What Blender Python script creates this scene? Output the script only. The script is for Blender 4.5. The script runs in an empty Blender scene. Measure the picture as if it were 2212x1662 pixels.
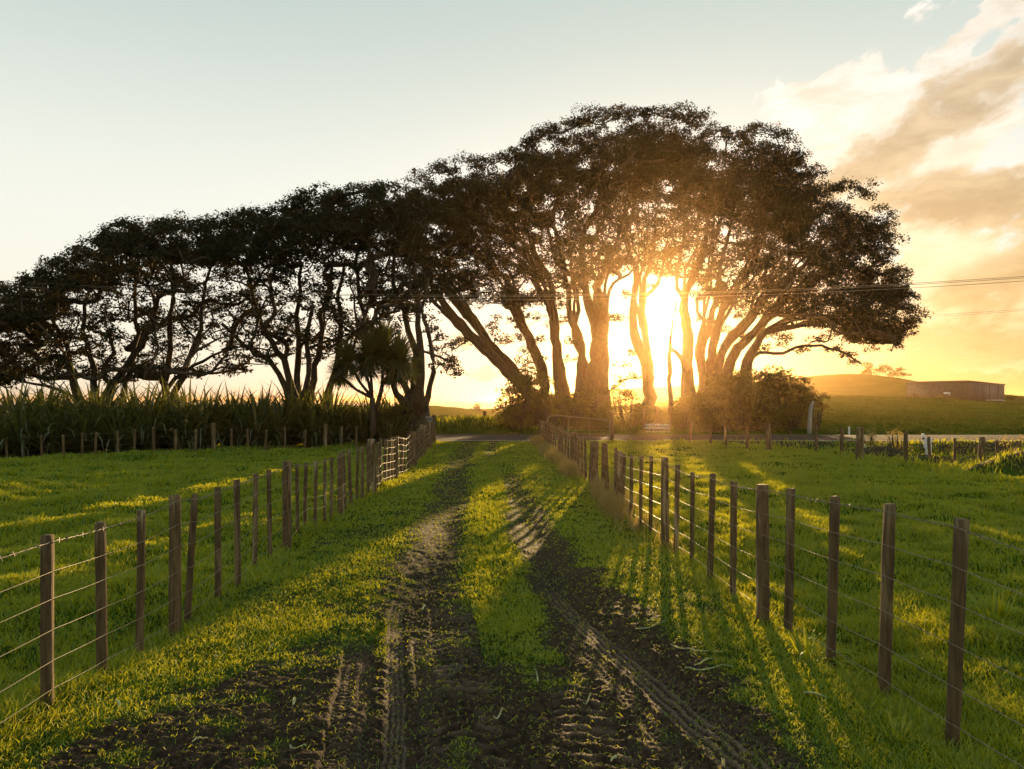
import bpy, math, random
import numpy as np
from mathutils import Vector
rad = math.radians
random.seed(7)
RNG = np.random.default_rng(7)
SC = bpy.context.scene

# ------------------------------------------------------------ camera
F, CX, HY, EYE = 1620.0, 1106.0, 865.0, 2.0          # focal length in photo pixels (2212 wide), horizon row, eye height
cam_d = bpy.data.cameras.new('camera')
cam_d.sensor_width = 36; cam_d.lens = 36 * F / 2212
cam_d.shift_y = 34 / 2212
cam_d.clip_start = 0.1; cam_d.clip_end = 60000
cam = bpy.data.objects.new('camera', cam_d)
SC.collection.objects.link(cam)
cam.location = (0, 0, EYE); cam.rotation_euler = (rad(90), 0, 0)
SC.camera = cam
SC.render.resolution_x = 1024; SC.render.resolution_y = 769

# ------------------------------------------------------------ light
SUN_AZ, SUN_EL = 11.35, 5.7
sun_dir = Vector((math.sin(rad(SUN_AZ)) * math.cos(rad(SUN_EL)), math.cos(rad(SUN_AZ)) * math.cos(rad(SUN_EL)), math.sin(rad(SUN_EL))))
sl = bpy.data.lights.new('sun', 'SUN')
sl.energy = 5.0; sl.angle = rad(0.5); sl.color = (1.0, 0.66, 0.30)
so = bpy.data.objects.new('sun', sl); SC.collection.objects.link(so)
so.rotation_euler = sun_dir.to_track_quat('Z', 'Y').to_euler()

SC.view_settings.view_transform = 'Standard'; SC.view_settings.look = 'None'
SC.view_settings.gamma = 1; SC.view_settings.exposure = 1.42
try:
    SC.view_settings.use_curve_mapping = False
except Exception: pass
SC.cycles.use_denoising = True
SC.cycles.max_bounces = 6; SC.cycles.diffuse_bounces = 3; SC.cycles.glossy_bounces = 2
SC.cycles.transmission_bounces = 3; SC.cycles.volume_bounces = 0; SC.cycles.sample_clamp_indirect = 6

class NT:
    """small helper to write node trees"""
    def __init__(s, tree): s.t = tree
    def n(s, typ, **kw):
        nd = s.t.nodes.new(typ)
        ins = kw.pop('ins', {})
        for k, v in kw.items(): setattr(nd, k, v)
        for k, v in ins.items(): s.put(nd.inputs[k], v)
        return nd
    def put(s, sock, v):
        if hasattr(v, 'is_output') or isinstance(v, bpy.types.NodeSocket): s.t.links.new(v, sock)
        else:
            try: sock.default_value = v
            except Exception: sock.default_value = (*v, 1)
    def m(s, op, a, b=0.0, c=0.0, clamp=False):
        nd = s.n('ShaderNodeMath', operation=op, use_clamp=clamp)
        for i, v in enumerate((a, b, c)):
            s.put(nd.inputs[i], v)
        return nd.outputs[0]
    def ss(s, x, lo, hi):
        nd = s.n('ShaderNodeMapRange', interpolation_type='SMOOTHSTEP')
        s.put(nd.inputs[0], x); s.put(nd.inputs[1], lo); s.put(nd.inputs[2], hi)
        return nd.outputs[0]
    def mix(s, f, a, b, typ='MIX'):
        nd = s.n('ShaderNodeMix', data_type='RGBA', blend_type=typ)
        s.put(nd.inputs[0], f)
        for k, v in ((6, a), (7, b)):
            s.put(nd.inputs[k], v if not isinstance(v, tuple) else (*v[:3], 1))
        return nd.outputs[2]
    def noise(s, vec, scale, detail=4, rough=.55, dist=0.0):
        nd = s.n('ShaderNodeTexNoise'); s.put(nd.inputs['Scale'], scale); nd.inputs['Detail'].default_value = detail
        nd.inputs['Roughness'].default_value = rough; nd.inputs['Distortion'].default_value = dist
        if vec is not None: s.put(nd.inputs['Vector'], vec)
        return nd.outputs[0]
    def xyz(s, x, y, z=0.0):
        nd = s.n('ShaderNodeCombineXYZ')
        for i, v in enumerate((x, y, z)): s.put(nd.inputs[i], v)
        return nd.outputs[0]

# ------------------------------------------------------------ sky
W = bpy.data.worlds.new('World'); SC.world = W; W.use_nodes = True
W.node_tree.nodes.clear(); g = NT(W.node_tree)
sky = g.n('ShaderNodeTexSky', sky_type='NISHITA'); sky.sun_disc = False
sky.sun_elevation = rad(SUN_EL); sky.sun_rotation = rad(SUN_AZ); sky.dust_density = 2.0
tc = g.n('ShaderNodeTexCoord').outputs['Generated']
sp = g.n('ShaderNodeSeparateXYZ'); g.put(sp.inputs[0], tc)
dx, dy, dz = sp.outputs
AZ = g.m('MULTIPLY', g.m('ARCTAN2', dx, dy), 57.2958)
EL = g.m('MULTIPLY', g.m('ARCSINE', dz), 57.2958)
dot = g.n('ShaderNodeVectorMath', operation='DOT_PRODUCT'); g.put(dot.inputs[0], tc); dot.inputs[1].default_value = sun_dir
TH = g.m('MULTIPLY', g.m('ARCCOSINE', g.m('MINIMUM', dot.outputs['Value'], 0.999999)), 57.2958)
# clear air: teal grey overhead, cream towards the horizon, gold on the sun's side
c_hi, c_mid, c_lo = (0.50, 0.59, 0.56), (0.86, 0.87, 0.78), (0.80, 0.68, 0.40)
side = g.ss(AZ, -8.0, 26.0)
base = g.mix(g.ss(EL, 11.0, 31.0), c_mid, c_hi)
low = g.mix(side, (0.93, 0.86, 0.70), (0.78, 0.46, 0.17))
base = g.mix(g.ss(EL, 13.5, -0.5), base, low)
# clouds
def gauss(az, el, w, h, ang, amp=1.0):
    ca, sa = math.cos(rad(ang)), math.sin(rad(ang))
    a = g.m('SUBTRACT', AZ, az); e = g.m('SUBTRACT', EL, el)
    u = g.m('ADD', g.m('MULTIPLY', a, ca / w), g.m('MULTIPLY', e, sa / w))
    v = g.m('ADD', g.m('MULTIPLY', a, -sa / h), g.m('MULTIPLY', e, ca / h))
    r2 = g.m('ADD', g.m('MULTIPLY', u, u), g.m('MULTIPLY', v, v))
    return g.m('MULTIPLY', g.m('EXPONENT', g.m('MULTIPLY', r2, -1.0)), amp)
def add(*a):
    r = a[0]
    for b in a[1:]: r = g.m('ADD', r, b)
    return r
ca, sa = math.cos(rad(24)), math.sin(rad(24))
cu = g.m('ADD', g.m('MULTIPLY', AZ, ca), g.m('MULTIPLY', EL, sa))
cv = g.m('ADD', g.m('MULTIPLY', AZ, -sa), g.m('MULTIPLY', EL, ca))
n1 = g.noise(g.xyz(g.m('MULTIPLY', cu, 0.30), g.m('MULTIPLY', cv, 0.50), 3.1), 1.0, 10, .60, .25)
n2 = g.noise(g.xyz(g.m('MULTIPLY', AZ, 0.22), g.m('MULTIPLY', EL, 0.62), 8.7), 1.0, 9, .60, .25)
thick = add(gauss(31, 19.0, 9, 2.6, 27, 1.1), gauss(32.5, 12.6, 7.0, 1.9, -3, 1.7), gauss(24, 15, 5, .9, 22, .7),
            gauss(37, 8, 8, 1.6, 5, .8), gauss(33, 4.0, 10, 2.6, 0, 1.0), gauss(34, 8.6, 5, 1.6, 12, .8), gauss(-35, 3.5, 6, 1.5, 0, .45), gauss(-2, 4.2, 8, 1.1, 0, .6))
thin = add(gauss(22.2, 20.4, 3.8, 1.7, 6, 1.5), gauss(26.5, 18.8, 6, 2.2, 18, 1.1), gauss(32.5, 23.4, 3, .9, 20, .8), gauss(29, 24.6, 2.6, .7, 20, .5),
           gauss(28, 15.0, 6, 1.2, 18, 1.3), gauss(33.8, 24.8, 2.2, 1.0, 30, .8), gauss(29.3, 8.8, 3.6, 1.5, 0, 1.3), gauss(27, 5.5, 6, .8, 0, .9),
           gauss(-3, 2.0, 4, .6, 0, .6))
thin = g.m('ADD', thin, g.m('MULTIPLY', thick, .8))
d_thin = g.ss(g.m('ADD', g.m('MULTIPLY', thin, .75), g.m('MULTIPLY', g.m('SUBTRACT', n1, .5), 2.6)), 0.30, 0.58)
d_thin = g.m('MULTIPLY', d_thin, g.ss(thin, 0.06, 0.35))
nm = g.m('ADD', g.m('MULTIPLY', n1, .5), g.m('MULTIPLY', n2, .5))
d_thick = g.ss(g.m('ADD', g.m('MULTIPLY', thick, .75), g.m('MULTIPLY', g.m('SUBTRACT', nm, .5), 2.8)), 0.34, 0.80)
d_thick = g.m('MULTIPLY', d_thick, g.ss(thick, 0.1, 0.5))
d_thick = g.m('MULTIPLY', d_thick, g.m('SUBTRACT', 1.0, gauss(29.0, 9.2, 3.4, 1.5, 5, .95)))
warm = g.ss(EL, 22.0, 5.0)
c_bright = g.mix(g.ss(n2, .3, .7), g.mix(warm, (0.84, 0.72, 0.56), (0.90, 0.66, 0.34)), g.mix(warm, (1.08, 0.99, 0.90), (1.12, 0.88, 0.52)))
c_thick = g.mix(g.ss(n2, .35, .7), g.mix(warm, (0.50, 0.37, 0.22), (0.54, 0.33, 0.13)), g.mix(warm, (0.74, 0.56, 0.33), (0.80, 0.54, 0.24)))
col = g.mix(g.m('MULTIPLY', d_thin, .85), base, c_bright)
col = g.mix(g.m('MULTIPLY', d_thick, .92), col, c_thick)
# aureole of the low sun
def glow(k, width, c):
    e = g.m('MULTIPLY', g.m('EXPONENT', g.m('MULTIPLY', TH, -1.0 / width)), k)
    nd = g.n('ShaderNodeVectorMath', operation='SCALE'); nd.inputs[0].default_value = c; g.put(nd.inputs['Scale'], g.m('MULTIPLY', e, g.m('SUBTRACT', 1.0, g.m('MULTIPLY', d_thick, .6))))
    return nd.outputs[0]
tot = col
for gl in (glow(60, .6, (1, .85, .55)), glow(1.9, 1.5, (1, .66, .28)), glow(.36, 7.0, (1, .54, .18))):
    tot = g.mix(1.0, tot, gl, 'ADD')
skyc = g.n('ShaderNodeVectorMath', operation='SCALE'); g.put(skyc.inputs[0], sky.outputs[0]); skyc.inputs['Scale'].default_value = 0.015
tot = g.mix(1.0, tot, skyc.outputs[0], 'ADD')
# what is below the horizon stays dim
tot = g.mix(g.ss(EL, -1.0, -4.0), tot, (0.10, 0.09, 0.05))
bg = g.n('ShaderNodeBackground'); g.put(bg.inputs[0], tot); bg.inputs[1].default_value = 0.39
g.put(g.n('ShaderNodeOutputWorld').inputs[0], bg.outputs[0])
W.cycles.sampling_method = 'MANUAL'; W.cycles.sample_map_resolution = 1024

# ------------------------------------------------------------ helpers
def link(o, parent=None):
    SC.collection.objects.link(o)
    if parent is not None: o.parent = parent
    return o
def tag(o, label=None, cat=None, group=None, kind=None):
    if label: o['label'] = label
    if cat: o['category'] = cat
    if group: o['group'] = group
    if kind: o['kind'] = kind
    return o
def empty(name, loc, label, cat, group=None, rz=0.0):
    o = bpy.data.objects.new(name, None); o.location = loc; o.rotation_euler = (0, 0, rz); o.empty_display_size = .3
    link(o); return tag(o, label, cat, group)
def mesh_np(name, V, faces, mat, parent=None, attrs=None, smooth=False, origin=None):
    """V (n,3); faces: list of int arrays (k,3) or (k,4)"""
    V = np.asarray(V, dtype=np.float32)
    if origin is not None: V = V - np.asarray(origin, dtype=np.float32)
    faces = [np.asarray(f, dtype=np.int32) for f in faces if len(f)]
    me = bpy.data.meshes.new(name)
    me.vertices.add(len(V)); me.vertices.foreach_set('co', V.ravel())
    nl = sum(f.size for f in faces); nf = sum(len(f) for f in faces)
    me.loops.add(nl); me.loops.foreach_set('vertex_index', np.concatenate([f.ravel() for f in faces]))
    tots = np.concatenate([np.full(len(f), f.shape[1], np.int32) for f in faces])
    starts = np.concatenate([[0], np.cumsum(tots)[:-1]]).astype(np.int32)
    me.polygons.add(nf); me.polygons.foreach_set('loop_start', starts)
    try: me.polygons.foreach_set('loop_total', tots)
    except Exception: pass
    if smooth: me.polygons.foreach_set('use_smooth', np.ones(nf, bool))
    for k, a in (attrs or {}).items():
        at = me.attributes.new(k, 'FLOAT', 'POINT'); at.data.foreach_set('value', np.asarray(a, dtype=np.float32))
    me.update(); me.validate()
    me.materials.append(mat)
    o = bpy.data.objects.new(name, me)
    if origin is not None: o.location = origin
    link(o)
    if parent is not None:
        o.parent = parent
        if origin is None:      # world coordinates given: keep them in place
            pl = np.array(parent.location); me.vertices.foreach_set('co', (V - pl.astype(np.float32)).ravel()); me.update()
    return o
def P(px, py, d):
    """the point at distance d seen at photo pixel (px, py)"""
    return np.array([(px - CX) / F * d, d, EYE + (HY - py) / F * d])
def G(px, py, z=0.0):
    d = (EYE - z) * F / (py - HY)
    return np.array([(px - CX) / F * d, d, z])

def _h(ix, iy, s):
    n = (ix.astype(np.int64) * 374761393 + iy.astype(np.int64) * 668265263 + s * 974634777) & 0x7fffffff
    n = ((n ^ (n >> 13)) * 1274126177) & 0x7fffffff
    return ((n ^ (n >> 16)) & 0xffff) / 65535.0
def vn(x, y, s=0):
    ix = np.floor(x); iy = np.floor(y); fx = x - ix; fy = y - iy
    fx = fx * fx * (3 - 2 * fx); fy = fy * fy * (3 - 2 * fy)
    a = _h(ix, iy, s); b = _h(ix + 1, iy, s); c = _h(ix, iy + 1, s); d = _h(ix + 1, iy + 1, s)
    return (a * (1 - fx) + b * fx) * (1 - fy) + (c * (1 - fx) + d * fx) * fy
def fbm(x, y, s=0, o=4, r=.5):
    t = 0; a = 1; n = 0
    for k in range(o):
        c_, s_ = math.cos(.6 + 1.1 * k), math.sin(.6 + 1.1 * k)
        t = t + a * vn((x * c_ - y * s_) * 2 ** k + 17.3 * k, (x * s_ + y * c_) * 2 ** k - 9.1 * k, s + k); n += a; a *= r
    return t / n
def sst(x, a, b):
    t = np.clip((x - a) / (b - a), 0, 1); return t * t * (3 - 2 * t)

# ------------------------------------------------------------ ground shape
YL = np.array([0, 4.8, 10.2, 15.6, 22.8, 32.0, 36.0]); XL = np.array([-2.95, -2.97, -3.05, -2.95, -2.94, -3.45, -3.7])
YR = np.array([0, 4.4, 5.8, 7.7, 10.4, 13.7, 17.5, 38.6]); XR = np.array([2.75, 2.6, 2.47, 2.27, 2.15, 1.98, 1.84, 1.33])
def fenceL(y): return np.interp(y, YL, XL)
def fenceR(y): return np.interp(y, YR, XR)
def rutL(y): return np.interp(y, [3, 4, 5.5, 8.4, 11.4, 17.5, 30], [-.62, -.68, -.82, -.97, -1.05, -1.38, -1.9])
def rutR(y): return np.interp(y, [3, 4, 5.1, 6.7, 8.9, 13.8, 17.5, 30], [1.25, 1.12, 1.02, .80, .52, .16, -.05, -.75])
def rimx(y): return np.interp(y, [6, 14, 19, 23, 27, 32.4, 36, 38], [15, 13.8, 13.0, 12.75, 12.3, 10.7, 8.5, 7])
def track(x, y, pts):
    """signed offset from a wheel track given as (y, x) points"""
    ys, xs = zip(*sorted(pts)); return x - np.interp(y, ys, xs)
def mudmask(x, y):
    n = fbm(x * 1.1, y * 1.1, 11, 5, .6) - .5; n2 = fbm(x * 5, y * 5, 31, 3) - .5
    wl = np.interp(y, [4, 6, 8, 12, 20, 36], [1.0, .78, .66, .60, .55, .65])
    a = 1 - np.abs(x - rutL(y)) / wl
    wr = np.interp(y, [4, 6, 8, 12, 20, 36], [.75, .66, .60, .56, .50, .60])
    b = 1 - np.abs(x - rutR(y)) / wr
    left = np.interp(y, [3.5, 4.4, 5.2, 6.05, 6.8, 8], [-3.0, -2.75, -2.45, -2.15, -1.5, -1.1])
    right = np.interp(y, [3.5, 4.4, 5.5, 6.4, 7.4, 9], [1.95, 1.82, 1.72, 1.45, 1.1, .6])
    c = np.minimum(x - left, right - x) * 2.2
    c = np.minimum(c, .9) * sst(y, 7.8, 5.4)
    # the green tongue between the wheels
    tongue = sst(np.abs(x - np.interp(y, [4, 5.2, 6.4, 8, 12], [.35, .15, .0, -.15, -.4]) + .5 * n), .52, .05) * sst(y, 4.9, 6.0)
    m = np.maximum(np.maximum(a, b), c) - (.75 + 1.2 * n) * tongue
    fade = np.interp(y, [4, 8, 14, 36], [1, .95, .80, .64])
    m = (m * 1.1 + (n * 2.1 + n2 * 1.1) * np.interp(y, [4, 7, 10, 36], [1, .9, .55, .4]) - .04)
    m = (.55 * sst(m, -.55, .55) + .45 * sst(m, .1, .65)) * fade
    return m * (x > fenceL(y) + .25) * (x < fenceR(y) - .2)
TRACKS = (([(4.0, -.62), (7.1, -1.10), (8.5, -1.15)], .075, 'ribs', 7.2, .02), ([(4.0, -.92), (7.1, -1.38)], .12, 'fine', 6.2, .015),
          ([(4.0, -.40), (7.1, -.86)], .09, 'fine', 6.4, .012), ([(3.8, -.18), (5.1, -.32), (7.5, -.62)], .20, 'lugs', 7.2, .03),
          ([(3.8, .58), (5.1, .42), (7, .25)], .17, 'lugs', 5.2, .02), ([(3.8, 1.42), (4.07, 1.34), (7.0, .62), (7.9, .40)], .12, 'ribs', 7.6, .02),
          ([(3.8, 1.12), (5.0, .84), (7.0, .40)], .10, 'fine', 6.4, .012), ([(3.8, 1.62), (5.0, 1.28), (7.0, .80)], .07, 'fine', 6.4, .012))
def treads(x, y):
    """tyre prints: coverage, relief, sunk depth and how dry and pale the pressed lugs are"""
    wx = x + .03 * (fbm(x * 9, y * 9, 91, 2) - .5); K = np.zeros_like(x); PAT = K.copy(); DEP = K.copy(); DRY = K.copy()
    for pts, half, kind, y1, depth in TRACKS:
        o = track(wx, y, pts)
        k = sst(np.abs(o), half * 1.12, half * .94) * sst(y, y1 + .5, y1 - .3)
        k = k * (.6 + .4 * sst(fbm(x * 4, y * 2.5, int(y1 * 10), 4), .30, .55))
        if kind == 'ribs':
            w_ = np.abs(np.sin(o / half * math.pi * 2.0 + .4)) ** .6; pat = w_ * .020 + .004 * np.sin(y * 2 * math.pi / .05); dr = sst(w_, .72, .95)
        elif kind == 'fine':
            w_ = np.sin((y + np.abs(o) * .7) * 2 * math.pi / .055); pat = .010 * w_ + .006 * np.cos(o / half * 9); dr = .45 * sst(w_, 0, .8)
        else:
            w_ = sst(np.sin((y + np.abs(o) * .25 + .03 * fbm(x * 6, y * 2, 5, 2)) * 2 * math.pi / .125 + np.sign(o) * .6), -.3, .5)
            pat = .034 * w_ * (.45 + fbm(x * 9, y * 9, 8, 2)); dr = .6 * w_ * sst(fbm(x * 7, y * 7, 12, 2), .35, .6)
        PAT = PAT * (1 - k) + k * pat; DEP = np.maximum(DEP, k * depth * .6); K = np.maximum(K, k); DRY = np.maximum(DRY * (1 - k * .7), k * dr)
    return K, PAT, DEP, DRY
def Hn(x, y):
    """height of the ground"""
    z = np.zeros_like(x)
    lane = sst(x, fenceL(y) - .2, fenceL(y) + .3) * sst(x, fenceR(y) + .2, fenceR(y) - .3)
    near = sst(y, 38, 33)
    # pasture hummocks
    hum = (fbm(x * .8, y * .8, 3, 3) - .5) * .32 + (fbm(x * 2.6, y * 2.6, 5, 2) - .5) * .12 + (fbm(x * .16, y * .16, 9, 2) - .5) * .25
    z += hum * (1 - lane) * near * sst(y, -20, -6)
    # lane: crown, ruts, verges
    z += lane * near * (-.07 * np.exp(-((x - rutL(y)) / .28) ** 2) - .07 * np.exp(-((x - rutR(y)) / .24) ** 2) + (fbm(x * 1.7, y * 1.7, 21, 3) - .5) * .06)
    # low ground by the ditch at right, shoulder up to the road
    low = sst(x, rimx(y), rimx(y) + 1.6) * sst(y, 35.6, 33.6) * sst(y, -5, 8)
    z -= .62 * low
    z += .95 * np.exp(-(((x - 13.9) / 1.5) ** 2 + ((y - 28.6) / 1.1) ** 2) ** 1.3)
    z += 1.0 * np.exp(-(((x - 16.6) / 1.9) ** 2 + ((y - 24.2) / 1.2) ** 2) ** 1.3)
    z += .25 * np.exp(-((y - 32.3) / .8) ** 2) * sst(x, 15.5, 17) 
    # road bed
    rb = sst(y, 35.9, 36.6) * sst(y, 44.2, 43.4)
    z = z * (1 - rb) - .05 * rb
    # bank across the road
    z += sst(y, 44.4, 47.0) * (.42 * sst(x, 2, -2) + .22) * sst(y, 95, 52)
    z += sst(y, 44.4, 47.0) * sst(y, 60, 50) * (fbm(x * .9, y * .9, 44, 3) - .5) * .5
    # pasture rising at right, falling at left
    far = sst(y, 46, 60)
    rr_ = x / np.maximum(y, 1)
    z += np.interp(rr_, [.08, .2, .4, .55, .68, .9], [0, 1.6, 3.0, 2.5, 1.3, .8]) * np.interp(y, [45, 70, 110, 148, 168, 225, 300], [0, .12, .45, .97, 1, .35, .3]) * far
    z += (fbm(x * .22, y * .22, 78, 3) - .5) * .5 * sst(y, 50, 70)
    z -= 3.6 * sst(y, 52, 130) * sst(rr_, .10, -.02)
    z += (fbm(x * .05, y * .05, 77, 3) - .5) * .8 * sst(y, 60, 110)
    # knob hill
    hp = np.interp(x, [-60, 10, 40, 60, 85, 105, 125, 147, 160, 174, 195, 230, 400], [0, 2, 6.5, 7.4, 8.2, 9.5, 11.2, 13.0, 11.8, 8.6, 5.0, 1.5, 0])
    z += hp * np.exp(-((y - 330) / 62.0) ** 2)
    lp = np.interp(x, [-400, -120, -60, -30, -22, -14, -8, -3, 4, 30], [3, 4, 3.7, 3.2, 2.5, 1.5, 1.3, 2.6, 3.6, 3.0])
    z += lp * np.exp(-((y - 270) / 45.0) ** 2) * sst(x, 60, 10)
    # down to the sea
    z -= 14 * sst(y, 370, 620)
    z -= 14 * sst(-x, 700, 1200) + 14 * sst(x, 900, 1500)
    # mud relief near by
    nr = sst(y, 13, 8) * lane
    if np.any(nr > 0):
        m = mudmask(x, y)
        wx = x + .03 * (fbm(x * 9, y * 9, 91, 2) - .5)
        rough = (1 - np.abs(2 * fbm(x * 5.5, y * 11, 61, 4, .6) - 1)) ** 2 * .05 + (fbm(x * 22, y * 30, 66, 2) - .5) * .02
        K, PAT, DEP, _d = treads(x, y)
        z = z - DEP * nr
        rough = rough * (1 - .85 * K) + PAT
        z = z + nr * m * (rough - .03)
    return z
def H1(x, y): return float(Hn(np.array([float(x)]), np.array([float(y)]))[0])

# ------------------------------------------------------------ materials
MATS = {}
def newmat(name):
    m = bpy.data.materials.new(name); m.use_nodes = True; m.node_tree.nodes.clear(); MATS[name] = m
    return m, NT(m.node_tree)
def simple(name, c1, c2, scale=8, rough=.8, bump=.3, stretch=(1, 1, 1), spec=.3, metal=0.0, c3=None, detail=5):
    m, k = newmat(name)
    oc = k.n('ShaderNodeTexCoord').outputs['Object']
    mp = k.n('ShaderNodeMapping'); k.put(mp.inputs[0], oc); mp.inputs['Scale'].default_value = stretch
    nz = k.noise(mp.outputs[0], scale, detail, .62)
    c = k.mix(k.ss(nz, .32, .68), c1, c2)
    if c3:
        nb = k.noise(mp.outputs[0], scale * .37, 3, .6, .6)
        c = k.mix(k.ss(nb, .54, .66), c, c3)
    b = k.n('ShaderNodeBsdfPrincipled', ins={'Roughness': rough, 'Base Color': c, 'Metallic': metal, 'Specular IOR Level': spec})
    bp = k.n('ShaderNodeBump', ins={'Height': nz, 'Strength': bump, 'Distance': .02})
    k.put(b.inputs['Normal'], bp.outputs[0])
    k.put(k.n('ShaderNodeOutputMaterial').inputs[0], b.outputs[0])
    return m
def leafmat(name, c1, c2, trans=.35, gloss=.06, tcol=None, c3=None):
    """thin leaves: diffuse + light passing through; 'tint' varies each leaf"""
    m, k = newmat(name)
    t = k.n('ShaderNodeAttribute', attribute_name='tint').outputs['Fac']
    c = k.mix(t, c1, c2)
    if c3: c = k.mix(k.ss(t, .86, .95), c, c3)
    d = k.n('ShaderNodeBsdfDiffuse', ins={'Color': c})
    tr = k.n('ShaderNodeBsdfTranslucent', ins={'Color': k.mix(.75, c, tcol) if tcol else c})
    gl = k.n('ShaderNodeBsdfGlossy', ins={'Color': (.8, .8, .8, 1), 'Roughness': .45})
    a = k.n('ShaderNodeMixShader', ins={0: trans, 1: d.outputs[0], 2: tr.outputs[0]})
    b = k.n('ShaderNodeMixShader', ins={0: gloss, 1: a.outputs[0], 2: gl.outputs[0]})
    k.put(k.n('ShaderNodeOutputMaterial').inputs[0], b.outputs[0])
    return m
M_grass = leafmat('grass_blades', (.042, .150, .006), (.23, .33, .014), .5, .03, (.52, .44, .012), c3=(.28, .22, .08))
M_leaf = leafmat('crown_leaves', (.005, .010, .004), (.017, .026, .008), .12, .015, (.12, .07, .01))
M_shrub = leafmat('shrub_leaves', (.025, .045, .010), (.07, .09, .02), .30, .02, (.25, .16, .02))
M_flax = leafmat('flax_leaves', (.028, .042, .011), (.105, .11, .034), .25, .05, (.22, .22, .03), c3=(.24, .19, .08))
M_past = leafmat('shaded_pasture_and_weeds', (.018, .055, .005), (.05, .10, .010), .12, .01, (.14, .13, .01), c3=(.10, .09, .03))  # far rise and bank: shade put into a darker green; weeds share it
M_dry = leafmat('dry_grass', (.16, .14, .045), (.32, .25, .09), .5, .03, (.40, .28, .06))
M_strip = leafmat('cut_leaf', (.20, .28, .10), (.42, .42, .22), .25, .08)
M_bark = simple('bark', (.030, .022, .014), (.075, .055, .035), 9, .9, .8, (1, 1, .25))
M_wood = simple('weathered_wood', (.06, .038, .016), (.15, .10, .045), 26, .9, .9, (1, 1, .12), c3=(.24, .19, .11))
M_wood2 = simple('dark_wood', (.05, .031, .013), (.12, .078, .035), 30, .85, .9, (1, 1, .1), c3=(.16, .115, .055))
M_moss = simple('mossy_top', (.06, .08, .02), (.14, .15, .05), 40, .95, .6)
M_wire = simple('galvanised_wire', (.12, .10, .07), (.20, .17, .12), 30, .5, .1, metal=0.0)
M_pipe = simple('galvanised_pipe', (.12, .105, .08), (.18, .16, .12), 20, .6, .1, metal=.0)
M_white = simple('white_paint', (.62, .61, .58), (.78, .77, .74), 14, .6, .2)
M_black = simple('black_paint', (.02, .02, .02), (.04, .04, .04), 14, .6, .1)
M_grey = simple('grey_plastic', (.20, .20, .19), (.28, .28, .27), 8, .6, .1)
M_asph = simple('asphalt', (.026, .024, .021), (.048, .044, .039), 60, .95, .4, spec=.1)
M_line = simple('road_paint', (.50, .49, .46), (.66, .65, .62), 30, .6, .2)
M_steel = simple('shed_steel', (.022, .030, .042), (.034, .042, .055), 3, .6, .1, (1, 1, .3))
M_block = simple('shed_blocks', (.035, .036, .036), (.075, .072, .065), 2.2, .9, .3, (1, 1, 2), c3=(.025, .025, .025))
M_rust = simple('roof_edge', (.16, .12, .08), (.25, .2, .14), 3, .7, .1)
M_soil = simple('bare_soil', (.030, .020, .012), (.07, .05, .03), 6, .95, .8)
def ground_mat(name):
    m, k = newmat(name)
    geo = k.n('ShaderNodeNewGeometry').outputs['Position']
    mud = k.n('ShaderNodeAttribute', attribute_name='mud').outputs['Fac']
    n1 = k.noise(geo, 1.3, 8, .65, .3); n2 = k.noise(geo, .13, 5, .6); n3 = k.noise(geo, 22, 5, .65)
    gr = k.mix(k.ss(n1, .3, .7), (.016, .042, .004), (.038, .078, .007))
    gr = k.mix(k.ss(n2, .42, .66), gr, (.048, .085, .008))
    gr = k.mix(k.m('MULTIPLY', k.ss(n3, .6, .75), .5), gr, (.05, .05, .015))
    so_ = k.mix(k.ss(n3, .35, .7), (.016, .011, .007), (.050, .034, .022))
    so_ = k.mix(k.ss(n1, .55, .75), so_, (.048, .034, .023))
    dry = k.n('ShaderNodeAttribute', attribute_name='dry').outputs['Fac']
    so_ = k.mix(k.m('MULTIPLY', dry, k.ss(n3, .25, .5)), so_, (.115, .085, .062))
    c = k.mix(mud, gr, so_)
    ro = k.m('SUBTRACT', .95, k.m('MULTIPLY', mud, .12))
    b = k.n('ShaderNodeBsdfPrincipled', ins={'Base Color': c, 'Roughness': ro, 'Specular IOR Level': k.m('MULTIPLY', mud, .08)})
    hs = k.m('ADD', k.m('MULTIPLY', n3, .35), k.m('MULTIPLY', n1, 1.2))
    bp = k.n('ShaderNodeBump', ins={'Height': hs, 'Strength': .9, 'Distance': .06}); k.put(b.inputs['Normal'], bp.outputs[0])
    k.put(k.n('ShaderNodeOutputMaterial').inputs[0], b.outputs[0])
    return m
M_ground = ground_mat('pasture')

# ------------------------------------------------------------ terrain sheet (pasture + the farm lane cut from one grid)
def axis_x():
    xs = list(np.arange(0, 3.3, .0135)); s = .0135
    while xs[-1] < 1600:
        s = min(s * 1.06, .35) if xs[-1] < 28 else s * 1.07
        xs.append(xs[-1] + s)
    xs = np.array(xs); return np.concatenate([-xs[:0:-1], xs])
def axis_y():
    ys = [3.3]
    while ys[-1] < 62:
        ys.append(ys[-1] + min(.0125 * (max(ys[-1], 4) / 4) ** 1.75, .45))
    s = .45
    while ys[-1] < 900:
        s = min(s * 1.04, 8); ys.append(ys[-1] + s)
    back = [3.3]; s = .02
    while back[-1] > -60:
        s *= 1.15; back.append(back[-1] - s)
    return np.array(back[:0:-1] + ys)
gx, gy = axis_x(), axis_y()
XX, YY = np.meshgrid(gx, gy)
ZZ = Hn(XX, YY)
MU = mudmask(XX, YY) * (YY < 37)
soilpatch = np.exp(-(((XX - 13.9) / 1.7) ** 2 + ((YY - 28.2) / 1.2) ** 2)) + sst(XX, rimx(YY) + .8, rimx(YY) + 2) * sst(YY, 36.6, 35.5) * .95 * sst(fbm(XX * .5, YY * .5, 6, 3), .22, .45)
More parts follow.
